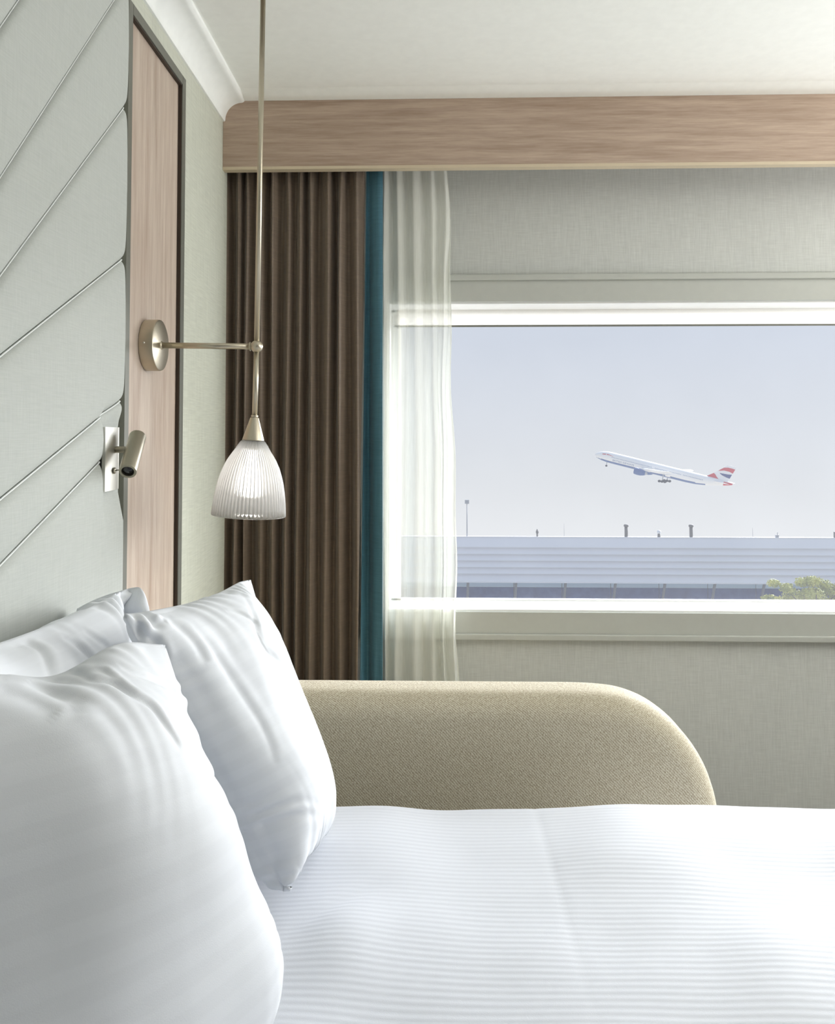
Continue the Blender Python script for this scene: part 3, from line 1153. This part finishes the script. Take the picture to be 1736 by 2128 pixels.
def catmull(P, n=8):
    out = []
    for i in range(len(P) - 1):
        p0, p1, p2, p3 = P[max(i - 1, 0)], P[i], P[i + 1], P[min(i + 2, len(P) - 1)]
        for t in np.linspace(0, 1, n, endpoint=False):
            out.append(0.5 * ((2 * p1) + (p2 - p0) * t + (2 * p0 - 5 * p1 + 4 * p2 - p3) * t * t + (3 * p1 - p0 - 3 * p2 + p3) * t ** 3))
    out.append(P[-1])
    return np.array(out)


simA = inflate(0.74, 0.54, 88, 64, 0.115, 21, flap=0.05)
simB = inflate(0.72, 0.52, 84, 60, 0.095, 37, flap=0.07)
simC = inflate(0.72, 0.50, 64, 46, 0.085, 52, flap=0.10, steps=70)

creA = [([(144, 1389), (184, 1410), (236, 1420), (276, 1443), (317, 1471), (346, 1507), (374, 1553)], 0.0035, 0.0042),
        ([(282, 1420), (331, 1443), (374, 1484), (426, 1553), (470, 1650)], 0.0016, 0.0045),
        ([(250, 1384), (288, 1402), (331, 1420), (366, 1435)], 0.0022, 0.0040),
        ([(207, 1387), (230, 1400), (253, 1409)], 0.002, 0.0035),
        ([(374, 1553), (440, 1630), (500, 1750), (540, 1880)], 0.0012, 0.004),
        ([(60, 1420), (110, 1440), (170, 1490)], 0.003, 0.010),
        ([(0, 1430), (60, 1450), (120, 1480)], 0.003, 0.012)]
creC = [([(50, 1330), (85, 1350), (100, 1375), (110, 1420)], 0.004, 0.008),
        ([(130, 1325), (165, 1345), (195, 1372), (215, 1400)], 0.003, 0.006), ([(175, 1310), (215, 1335), (250, 1350), (275, 1390)], 0.003, 0.006)]
creB = [([(278, 1298), (300, 1318), (325, 1342), (345, 1375)], 0.005, 0.006),
        ([(305, 1280), (322, 1296), (345, 1292)], 0.004, 0.006),
        ([(292, 1292), (288, 1312), (292, 1335)], 0.004, 0.005),
        ([(350, 1290), (400, 1330), (430, 1380)], 0.003, 0.008),
        ([(300, 1290), (330, 1330), (390, 1400), (440, 1480), (490, 1570)], 0.002, 0.014),
        ([(400, 1300), (470, 1390), (540, 1500), (575, 1590)], 0.0018, 0.007),
        ([(500, 1230), (530, 1290), (575, 1370), (610, 1450)], 0.002, 0.006),
        ([(470, 1270), (500, 1275), (540, 1300)], 0.0014, 0.004),
        ([(600, 1850), (625, 1800), (650, 1780)], 0.004, 0.010),
        ([(610, 1870), (635, 1840), (655, 1825)], 0.003, 0.007)]
def turn_away(P, S, T_, nn):
    P = P - nn * (0.17 * sstep(0.58, 0.0, S) * (1 - 0.6 * T_))[..., None]
    X, Y = to_px(P)
    P[..., 2] -= 0.012 * np.exp(-((X - 110) / 85) ** 2 - ((Y - 1385) / 70) ** 2)
    P[..., 2] += 0.006 * np.exp(-((X - 250) / 60) ** 2 - ((Y - 1365) / 40) ** 2)
    P[..., 0] += 0.040 * np.sin(PI * np.clip(T_, 0, 1) ** 0.62) * sstep(0.35, 0.8, S)
    return P


# front pillows standing on the duvet
pA = pillow('pillow', 'plump white pillow in front, its striped case bulging over the duvet', simA,
            [(0.36, 0.44, 0.70), (0.488, 0.97, 0.685), (0.24, 0.48, 1.19), tuple(at_y(342, 1338, 0.88))], group='pillows on the bed', creases=creA, seed=1, tweak=turn_away)
pB = pillow('pillow', 'white pillow with one sharp upright corner, against brown curtain and sofa', simB,
            [tuple(at_y(598, 1864, 1.20)), tuple(at_y(676, 1701, 1.47)), tuple(at_y(268, 1288, 1.08)), tuple(at_y(520, 1203, 1.50))], group='pillows on the bed', creases=creB, seed=2)
pC = pillow('pillow', 'white pillow leaning on the padded headboard, its loose striped hem turned up', simC,
            [(0.20, 0.80, 0.68), (0.20, 1.43, 0.68), (0.175, 0.80, 1.115), (0.185, 1.43, 1.085)], group='pillows on the bed', seed=3, pucker=0.004, creases=creC)
hu_ = [((160, 1265), 1.462), ((182, 1253), 1.45), ((215, 1239), 1.44), ((250, 1228), 1.425), ((278, 1221), 1.415), ((292, 1222), 1.405), ((302, 1236), 1.395), ((310, 1262), 1.385)]
hl_ = [((150, 1312), 1.455), ((180, 1318), 1.44), ((212, 1312), 1.42), ((240, 1302), 1.40), ((262, 1294), 1.385), ((280, 1288), 1.375), ((296, 1284), 1.365), ((314, 1286), 1.36)]
A_ = np.array([at_y(*p, d) for p, d in hu_])
B_ = np.array([at_y(*p, d) for p, d in hl_])
A_, B_ = catmull(A_, 5), catmull(B_, 5)
HF = np.zeros((14, len(A_), 3))
for i in range(14):
    t = i / 13
    HF[i] = B_ * (1 - t) + A_ * t
    HF[i, :, 1] -= 0.018 * math.sin(PI * t) * np.sin(np.linspace(0, PI, len(A_)))
me_ = bpy.data.meshes.new('hem_flap')
vf = grid_mesh('hem_flap', HF)
me_.from_pydata(vf[0], [], vf[1])
uvl = me_.uv_layers.new(name='cloth')
li = np.zeros(len(me_.loops), int)
me_.loops.foreach_get('vertex_index', li)
uvs = np.array([(i / 13 * 0.05, j / (len(A_) - 1) * 0.15) for i in range(14) for j in range(len(A_))])
uvl.data.foreach_set('uv', uvs[li].ravel())
o = obj('hem_flap', me_, 'pillow', pC)
o.modifiers.new('thick', 'SOLIDIFY').thickness = 0.002

# ================================================================== SOFA
sf = empty('sofa', (0.75, 2.2, 0), 'beige tweed sofa with rounded back between bed and window', 'sofa')
SY, SR, SD = 1.815, 0.05, 0.15
pts = [(0.12, 0.11), (0.10, 0.13), (0.10, 0.32), (0.10, 0.52)]
c0 = at_y(650, 1430, SY + SR)[2]
for k in range(5):
    a = k / 4 * PI / 2
    pts.append((0.10 + 0.08 * (1 - math.cos(a)), c0 - 0.08 + 0.08 * math.sin(a)))
ctrl = [(1040, 1432), (1180, 1433), (1250, 1436), (1300, 1444), (1350, 1464), (1395, 1496), (1430, 1534), (1457, 1576), (1475, 1620), (1487, 1668)]
for c in ctrl:
    p = at_y(c[0], c[1], SY + SR)
    pts.append((p[0], p[2]))
pts += [(pts[-1][0] + 0.006, 0.46), (pts[-1][0] + 0.008, 0.30), (pts[-1][0] + 0.004, 0.16), (pts[-1][0] - 0.01, 0.11)]
# resample the outline evenly with Catmull-Rom
PT = np.array(pts)


OUT = catmull(PT, 8)
cen = OUT.mean(0)
tan = np.roll(OUT, -1, 0) - np.roll(OUT, 1, 0)
nrm = np.stack([-tan[:, 1], tan[:, 0]], 1)
nrm /= np.linalg.norm(nrm, axis=1, keepdims=True) + 1e-9
if ((cen - OUT) * nrm).sum() < 0:
    nrm = -nrm
rs = []
for k in range(9):
    a = k / 8 * PI / 2
    q = OUT + nrm * SR * (1 - math.sin(a))
    rs.append([(x, SY + SR * (1 - math.cos(a)), z) for x, z in q])
for k in range(9):
    a = k / 8 * PI / 2
    q = OUT + nrm * SR * (1 - math.cos(a))
    rs.append([(x, SY + SD - SR + SR * math.sin(a), z) for x, z in q])
bk = MB().rings(rs, True, False)
nO = len(OUT)
for base, yy, flip in ((0, SY, True), ((len(rs) - 1) * nO, SY + SD, False)):
    ci = len(bk.v)
    bk.v += [bk.v[base + j] for j in range(nO)] + [(0.62, yy, 0.42)]
    for j in range(nO):
        q = (ci + j, ci + (j + 1) % nO, ci + nO)
        bk.f.append(q[::-1] if flip else q)
obj('backrest', bk, 'tweed', sf, autosmooth=1.2)
obj('seat_base', rbox(0.14, 1.31, SY + SD - 0.02, 2.62, 0.12, 0.30, 0.03, 3), 'tweed', sf)
obj('seat_cushion', rbox(0.14, 1.30, SY + SD + 0.002, 2.63, 0.302, 0.44, 0.045, 4), 'tweed', sf)
for x in (0.22, 1.22):
    for y in (SY + 0.07, 2.54):
        obj('leg', MB().cyl((x, y, 0), (x, y, 0.125), 0.016, 0.024), 'leg_wood', sf)

# ================================================================== OUTSIDE
GZ = -27.0
apron = obj('apron_ground', MB().box(-60, 130, 25, 158, GZ - 1, GZ), 'apron', smooth=False)
tag(apron, 'grey concrete ground outside the window', kind='structure')

BD = 120.0
tb = empty('terminal_building', (30, BD, GZ), 'long low terminal building with grey metal cladding and blue glazing outside', 'building')
TX0, TX1 = -22.0, 92.0


def zpx(y, d):
    return at_y(1300, y, d)[2]


band = [1117.5, 1138, 1152, 1165.5, 1179.5, 1193, 1209]
for a, b in zip(band[:-1], band[1:]):
    z1_, z0_ = zpx(a, BD), zpx(b, BD)
    m = MB()
    v = []
    for x in (TX0, TX1):
        v += [(x, BD + 0.10, z1_), (x, BD - 0.42, z0_ + 0.10), (x, BD - 0.42, z0_), (x, BD + 0.6, z0_), (x, BD + 0.6, z1_)]
    m.add(v, [(0, 1, 6, 5), (1, 2, 7, 6), (2, 3, 8, 7), (3, 4, 9, 8), (4, 0, 5, 9), (0, 4, 3, 2, 1), (5, 6, 7, 8, 9)])
    obj('cladding_panel', m, 'cladding', tb, smooth=False)
ze = zpx(1209, BD)
obj('parapet_cap', MB().box(TX0, TX1, BD + 0.0, BD + 0.7, zpx(1117.5, BD), zpx(1117.5, BD) + 0.10), 'cladding', tb, smooth=False)
obj('fascia_edge', MB().box(TX0, TX1, BD - 0.5, BD + 0.7, ze - 0.16, ze), 'cladding', tb, smooth=False)
GD = BD + 3.2
obj('roof_deck', MB().box(TX0, TX1, BD + 0.7, 155, ze + 0.2, ze + 1.0), 'bldg', tb, smooth=False)
obj('soffit', MB().box(TX0, TX1, BD + 0.7, GD + 1, ze - 0.1, ze + 0.18), 'cladding', tb, smooth=False)
obj('rear_block', MB().box(TX0, TX1, GD + 1.0, 155, GZ, ze - 0.12), 'bldg', tb, smooth=False)
zs_ = zpx(1222, GD)
strut_px = [973, 1073, 1176, 1280, 1383, 1487, 1590, 1693, 1796]
sx = [at_y(p, 1211, BD)[0] for p in strut_px]
step = (sx[-1] - sx[0]) / (len(sx) - 1)
sx = [sx[0] - 2 * step, sx[0] - step] + sx
ends = [TX0] + [x for x in sx] + [TX1]
for a, b in zip(ends[:-1], ends[1:]):
    obj('glass_pane', MB().box(a + 0.05, b - 0.05, GD, GD + 0.2, GZ, zs_), 'bglass', tb, smooth=False)
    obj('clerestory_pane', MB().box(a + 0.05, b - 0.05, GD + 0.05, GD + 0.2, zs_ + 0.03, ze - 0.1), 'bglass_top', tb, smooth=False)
for x in sx:
    m = MB()
    m.cyl((x, BD + 0.1, ze - 0.15), (x, GD - 0.25, ze - 6.2), 0.20, 0.18, 10)
    m.cyl((x, GD - 0.25, ze - 6.2), (x, GD - 0.25, GZ), 0.18, 0.18, 10)
    obj('strut', m, 'strut', tb)

zr = zpx(1117.5, BD) + 0.101
rooftop = BD + 0.35


def on_roof(px):
    return at_y(px, 1117, rooftop)[0]


for i, (px, lab) in enumerate([(1302, 'brown roof chimney pipe above terminal, beside small white dome'), (1437, 'brown roof chimney pipe above terminal, standing clear of the white dome')]):
    x = on_roof(px)
    c = empty('roof_chimney', (x, rooftop, zr), lab, 'chimney', 'roof chimney pipes')
    h = zpx(1091, rooftop) - zr
    obj('pipe', MB().cyl((x, rooftop, zr), (x, rooftop, zr + h * 0.88), 0.24, 0.24, 14), 'chimney', c)
    obj('cap', MB().lathe((x, rooftop, zr + h * 0.86), (0, 0, 1), [(0.34, 0), (0.34, 0.25), (0.22, 0.34)], 14), 'chimney', c)
x = on_roof(971)
c = empty('light_mast', (x, rooftop, zr), 'tall thin light mast on terminal roof near sheer curtain', 'mast')
zt = zpx(1041, rooftop)
obj('pole', MB().cyl((x, rooftop, zr), (x, rooftop, zt), 0.09, 0.06, 8), 'mast', c)
obj('lamp_head', MB().box(x - 0.30, x + 0.30, rooftop - 0.2, rooftop + 0.2, zt - 0.45, zt + 0.1), 'mast', c, smooth=False)
x = on_roof(1117)
c = empty('roof_vent', (x, rooftop, zr), 'short dark roof vent stub between light mast and chimney pipe', 'vent')
zt = zpx(1100, rooftop)
obj('pipe', MB().cyl((x, rooftop, zr), (x, rooftop, zt - 0.5), 0.13, 0.13, 10), 'chimney', c)
obj('cowl', MB().lathe((x, rooftop, zt - 0.6), (0, 0, 1), [(0.20, 0), (0.20, 0.25), (0.05, 0.6)], 10), 'chimney', c)
x = on_roof(1370)
c = empty('radome', (x, rooftop, zr), 'small white dome on a stub between the chimney pipes', 'dome')
obj('stub', MB().cyl((x, rooftop, zr), (x, rooftop, zr + 0.45), 0.22, 0.18, 10), 'chimney', c)
dm = [(0.28 * math.sin(a), 0.28 * (1 - math.cos(a))) for a in np.linspace(0.05, PI - 0.02, 10)]
obj('dome', MB().lathe((x, rooftop, zr + 0.42), (0, 0, 1), dm, 14), 'white_dome', c)
for px, yt, lab in [(1173, 1088, 'hair-thin aerial on terminal roof beside the dark vent stub'), (1565, 1096, 'hair-thin aerial on terminal roof beyond the chimney pipes')]:
    x = on_roof(px)
    tg = obj('aerial', MB().cyl((x, rooftop, zr), (x, rooftop, zpx(yt, rooftop)), 0.035, 0.015, 6), 'mast')
    tag(tg, lab, 'aerial', 'roof aerials')
x = on_roof(1616)
c = empty('roof_box', (x, rooftop, zr), 'small pale equipment box on terminal roof above the tree', 'roof box')
obj('cabinet', MB().box(x - 0.22, x + 0.16, rooftop - 0.2, rooftop + 0.2, zr, zr + 0.35), 'mast', c, smooth=False)
obj('aerial_stub', MB().cyl((x, rooftop, zr + 0.33), (x + 0.06, rooftop, zr + 0.75), 0.05, 0.04, 6), 'mast', c)
x = on_roof(1737)
c = empty('roof_chimney', (x, rooftop, zr), 'squat dark chimney stub on terminal roof right of the tree', 'chimney')
c['label'] = 'squat dark chimney stub on terminal roof past the tree'
obj('pipe', MB().cyl((x, rooftop, zr), (x, rooftop, zr + 0.8), 0.25, 0.25, 12), 'chimney', c)

# ------------------------------------------------------------------ tree in front of the terminal
TD = 96.0
tx, _, tz = at_y(1690, 1245, TD)
tr = empty('tree', (tx, TD, GZ), 'leafy yellow-green tree in front of the blue terminal glazing', 'tree')
tk = MB()
tk.cyl((tx, TD, GZ), (tx + 0.2, TD, tz - 2.5), 0.35, 0.22, 10)
for k in range(7):
    a = k * 0.9
    tk.cyl((tx + 0.2, TD, tz - 3 + 0.2 * k), (tx + 3.2 * math.cos(a), TD + 2.4 * math.sin(a), tz - 0.3 + 0.25 * k), 0.14, 0.04, 6)
obj('trunk', tk, 'bark', tr)
blobs = []
for px, py, rad, dy in [(1608, 1212, 0.75, 0), (1635, 1222, 0.9, -.5), (1668, 1210, 0.9, .4), (1690, 1208, 1.0, 0), (1712, 1214, 0.9, .5), (1730, 1228, 1.1, -.3), (1760, 1220, 1.3, 0),
                        (1650, 1238, 1.2, .3), (1690, 1236, 1.4, -.6), (1600, 1246, 0.95, 0), (1625, 1252, 1.1, .5), (1575, 1260, 0.7, 0), (1660, 1262, 1.4, 0), (1705, 1260, 1.6, 0.4),
                        (1745, 1255, 1.6, -.4), (1790, 1245, 1.7, 0), (1820, 1258, 1.5, 0), (1600, 1272, 1.2, 0), (1650, 1285, 1.5, .8), (1720, 1288, 1.7, -.5), (1780, 1282, 1.6, .2)]:
    p = at_y(px, py, TD + dy)
    blobs.append((p, rad))
lv, lf = [], []
for p, rad in blobs:
    nl = int(420 * rad ** 2)
    for _ in range(nl):
        d = rng.normal(size=3)
        d /= np.linalg.norm(d)
        c_ = p + d * rad * np.array([1, 1, 0.62]) * rng.uniform(0.55, 1.05)
        a = rng.normal(size=3)
        a -= d * (a @ d) * 0.6
        a /= np.linalg.norm(a)
        b = np.cross(d + rng.normal(size=3) * 0.5, a)
        b /= np.linalg.norm(b) + 1e-9
        L, w = rng.uniform(0.10, 0.20), rng.uniform(0.06, 0.11)
        k = len(lv)
        lv += [tuple(c_ - a * L), tuple(c_ + b * w), tuple(c_ + a * L), tuple(c_ - b * w)]
        lf.append((k, k + 1, k + 2, k + 3))
fo = obj('foliage', (lv, lf), 'leaf', tr, smooth=False)
tag(fo, kind='stuff')

# ------------------------------------------------------------------ airliner climbing out
JD = 452.0
jc = at_y(1374, 977, JD)
jet = empty('airliner', tuple(jc), 'white twin-engine airliner climbing with wheels down, red and blue tail', 'airplane')
jet.rotation_euler = (math.radians(1.5), math.radians(-13.2), math.radians(180 - 27))
RF = 3.1


def jobj(name, mb, mat, parent=jet, smooth=True, auto=0.8):
    o = obj(name, mb, mat, parent, smooth, local=True, autosmooth=auto if smooth else None)
    return o


# fuselage axis along local X, nose at +37
prof = [(37.0, 0.05, -0.55), (36.6, 0.75, -0.5), (35.8, 1.35, -0.4), (34.5, 1.95, -0.25), (32.6, 2.55, -0.1), (30.0, 2.98, 0), (27.0, RF, 0), (-14, RF, 0), (-19, 2.95, 0.12), (-24, 2.5, 0.5),
        (-28.5, 1.95, 0.95), (-32.5, 1.35, 1.4), (-35.5, 0.8, 1.75), (-36.8, 0.45, 1.9)]
NS = 40
rr = []
for x, r, z in prof:
    rr.append([(x, r * math.cos(2 * PI * j / NS), z + r * math.sin(2 * PI * j / NS)) for j in range(NS)])
fus = MB().rings(rr)
fo = jobj('fuselage', fus, 'jet_white')
fo.data.materials.append(M['jet_blue'])
fo.data.materials.append(M['jet_red'])
for p in fo.data.polygons:
    c = p.center
    if c.z < -1.7 and c.x > -26:
        p.material_index = 1
    elif c.x < -33 and c.z < 2.2:
        p.material_index = 2


def skin(x, th, r=RF + 0.04):
    return (x, r * math.cos(th), r * math.sin(th))


# cabin window rows, doors and cheat ribbon, lettering: thin pieces lying on the skin
for side in (1, -1):
    wm = MB()
    for k in range(66):
        x = 26.5 - k * 0.75
        if 3 < x < 4.4 or -12.5 < x < -11:
            continue
        t0, t1 = 0.10, 0.22
        q = [skin(x - .17, t0), skin(x + .17, t0), skin(x + .17, t1), skin(x - .17, t1)]
        wm.add([(a, b * side, c) for a, b, c in q], [(0, 1, 2, 3)])
    o = obj('cabin_windows', wm, 'jet_text', fo, False, local=True)
    tag(o, kind='stuff')
    rb = MB()
    n = 14
    up, dn = [], []
    for k in range(n + 1):
        s = k / n
        x = 32.4 - 6.4 * s
        rl_ = 2.6 + (RF - 2.6) * min(1, s * 1.7) + 0.05
        c_ = 0.42 - 0.06 * s + 0.10 * math.sin(s * PI)
        w = 0.02 + 0.12 * math.sin(min(1, s * 1.3 + .15) * PI * 0.8) * (1 - s)
        up.append((x, rl_ * math.cos(c_ + w) * side, rl_ * math.sin(c_ + w)))
        dn.append((x, rl_ * math.cos(c_ - w) * side, rl_ * math.sin(c_ - w)))
    rb.add(up + dn, [(i, i + 1, n + 2 + i, n + 1 + i) for i in range(n)])
    obj('red_ribbon', rb, 'jet_red', fo, False, local=True)
    rb = MB()
    rb.add([(p[0] - 0.2, p[1] * 1.004, p[2] - 0.42) for p in up[:7]] + [(p[0] - 0.2, p[1] * 1.006, p[2] - 0.35) for p in dn[:7]], [(i, i + 1, 8 + i, 7 + i) for i in range(6)])
    obj('blue_ribbon', rb, 'jet_navy', fo, False, local=True)
    tc_ = bpy.data.curves.new('lettering', 'FONT')
    tc_.body = 'BRITISH AIRWAYS'
    tc_.size = 1.5
    tmp = bpy.data.objects.new('lettering', tc_)
    col.objects.link(tmp)
    bpy.context.view_layer.update()
    me = bpy.data.meshes.new_from_object(tmp.evaluated_get(bpy.context.evaluated_depsgraph_get()))
    bpy.data.objects.remove(tmp)
    wdt = max(v.co.x for v in me.vertices)
    for v in me.vertices:
        x = (26.0 - v.co.x) if side == 1 else (26.0 - wdt + v.co.x)
        th = -0.12 - 0.0 + (v.co.y - 1.1) / RF
        v.co = (x, (RF + 0.05) * math.cos(th) * side, (RF + 0.05) * math.sin(th))
    me.materials.clear()
    obj('lettering', me, 'jet_text', fo, False, local=True)


def airfoil(le, chord, thick, y, z):
    pts_ = []
    for s, t in [(0, 0), (0.03, .45), (0.12, .85), (0.35, 1), (0.7, .6), (1, .02), (0.7, -.4), (0.35, -.6), (0.12, -.55), (0.03, -.35)]:
        pts_.append((le - chord * s, y, z + thick * t * 0.5))
    return pts_


for side in (1, -1):
    w = MB().rings([airfoil(10.5, 14.5, 1.9, side * 1.8, -1.7), airfoil(6.0, 10.5, 1.5, side * 10, -0.9), airfoil(-3.5, 5.2, 0.8, side * 24, 0.8), airfoil(-9.8, 1.9, 0.35, side * 32.4, 2.2)])
    jobj('wing', w, 'jet_white')
    st_ = MB().rings([airfoil(-27.2, 6.8, 0.8, side * 1.4, 1.2), airfoil(-34.4, 2.3, 0.3, side * 10.8, 2.0)])
    jobj('tailplane', st_, 'jet_white')
    en = MB().lathe((11.6, side * 9.7, -3.1), (-1, 0, 0), [(1.45, 0.15), (1.68, 0), (1.85, 0.5), (1.95, 1.8), (1.85, 3.6), (1.45, 5.0), (1.05, 5.9)], 28)
    eo = jobj('engine', en, 'jet_blue')
    obj('exhaust_cone', MB().lathe((6.6, side * 9.7, -3.1), (-1, 0, 0), [(1.1, 0), (0.95, 1.2), (0.4, 2.0)], 20), 'jet_grey', eo, local=True)
    obj('pylon', MB().box(3.6, 9.4, side * 9.7 - 0.25, side * 9.7 + 0.25, -1.9, -0.9), 'jet_white', eo, False, local=True)
    fl = MB().rings([airfoil(-3.6, 3.0, 0.6, side * 3.3, -2.3), airfoil(-4.2, 2.6, 0.5, side * 9, -1.7), airfoil(-8.0, 1.9, 0.4, side * 20, 0.0)])
    jobj('flap', fl, 'jet_white')
    g = MB().cyl((-3.0, side * 6.6, -1.5), (-3.2, side * 6.6, -5.2), 0.30, 0.22, 10)
    go = jobj('main_gear', g, 'jet_grey')
    for k in (-1, 0, 1):
        for dy in (-0.75, 0.75):
            obj('wheel', MB().lathe((-3.2 + k * 1.45, side * 6.6 + dy - 0.22, -5.3 - 0.18 * k), (0, 1, 0), [(0.5, 0), (0.67, 0.1), (0.67, 0.36), (0.5, 0.45)], 16), 'tyre', go, local=True)
fin = []
for x0_, x1_, z in [(-22.5, -34.2, 2.2), (-25.8, -34.9, 4.6), (-31.0, -36.4, 9.4), (-32.6, -36.9, 11.0)]:
    fin.append([(x0_, 0, z), (x0_ - 0.15 * (x0_ - x1_), 0.38 * (x0_ - x1_) / 11, z), (x1_, 0.03, z), (x1_, -0.03, z), (x0_ - 0.15 * (x0_ - x1_), -0.38 * (x0_ - x1_) / 11, z)])
fo2 = jobj('tail_fin', MB().rings(fin), 'jet_white')


def fin_pt(s, t, side):
    z = 2.2 + 8.8 * t
    x0_ = np.interp(z, [2.2, 4.6, 9.4, 11.0], [-22.5, -25.8, -31.0, -32.6])
    x1_ = np.interp(z, [2.2, 4.6, 9.4, 11.0], [-34.2, -34.9, -36.4, -36.9])
    return (x0_ + (x1_ - x0_) * s, side * (0.45 * (1 - 0.9 * s) + 0.03) * (1 if s > .1 else 0.7 + s * 3) * (1 - .4 * t) + side * .03, z)


def emblem(name, up, dn, mat):
    n = 12
    for side in (1, -1):
        m = MB()
        a = [fin_pt(*[np.interp(i / n, np.linspace(0, 1, len(up)), [p[j] for p in up]) for j in (0, 1)], side) for i in range(n + 1)]
        b = [fin_pt(*[np.interp(i / n, np.linspace(0, 1, len(dn)), [p[j] for p in dn]) for j in (0, 1)], side) for i in range(n + 1)]
        m.add(a + b, [(i, i + 1, n + 2 + i, n + 1 + i) for i in range(n)])
        obj(name, m, mat, fo2, False, local=True)


emblem('red_tail_band', [(0, .80), (.3, .86), (.7, .86), (1, .84)], [(0, .55), (.3, .64), (.7, .64), (1, .58)], 'jet_red')
emblem('blue_tail_wedge', [(.28, .44), (.5, .45), (.8, .47), (1, .50)], [(.28, .42), (.5, .34), (.8, .27), (1, .24)], 'jet_navy')
emblem('red_tail_sweep', [(0, .36), (.2, .28), (.55, .08), (.9, .02)], [(0, .04), (.2, .0), (.55, -.10), (.9, -.14)], 'jet_red')
g = MB().cyl((29.5, 0, -2.5), (29.3, 0, -4.9), 0.2, 0.15, 10)
go = jobj('nose_gear', g, 'jet_grey')
for dy in (-0.42, 0.2):
    obj('wheel', MB().lathe((29.3, dy, -5.0), (0, 1, 0), [(0.4, 0), (0.54, 0.06), (0.54, 0.2), (0.4, 0.26)], 16), 'tyre', go, local=True)
for side in (1, -1):
    ck = MB()
    ck.add([(35.0, side * 0.75, 0.95), (34.2, side * 1.55, 0.75), (33.7, side * 1.75, 1.25), (34.4, side * 0.8, 1.55)], [(0, 1, 2, 3)])
    obj('cockpit_glazing', ck, 'jet_text', fo, False, local=True)
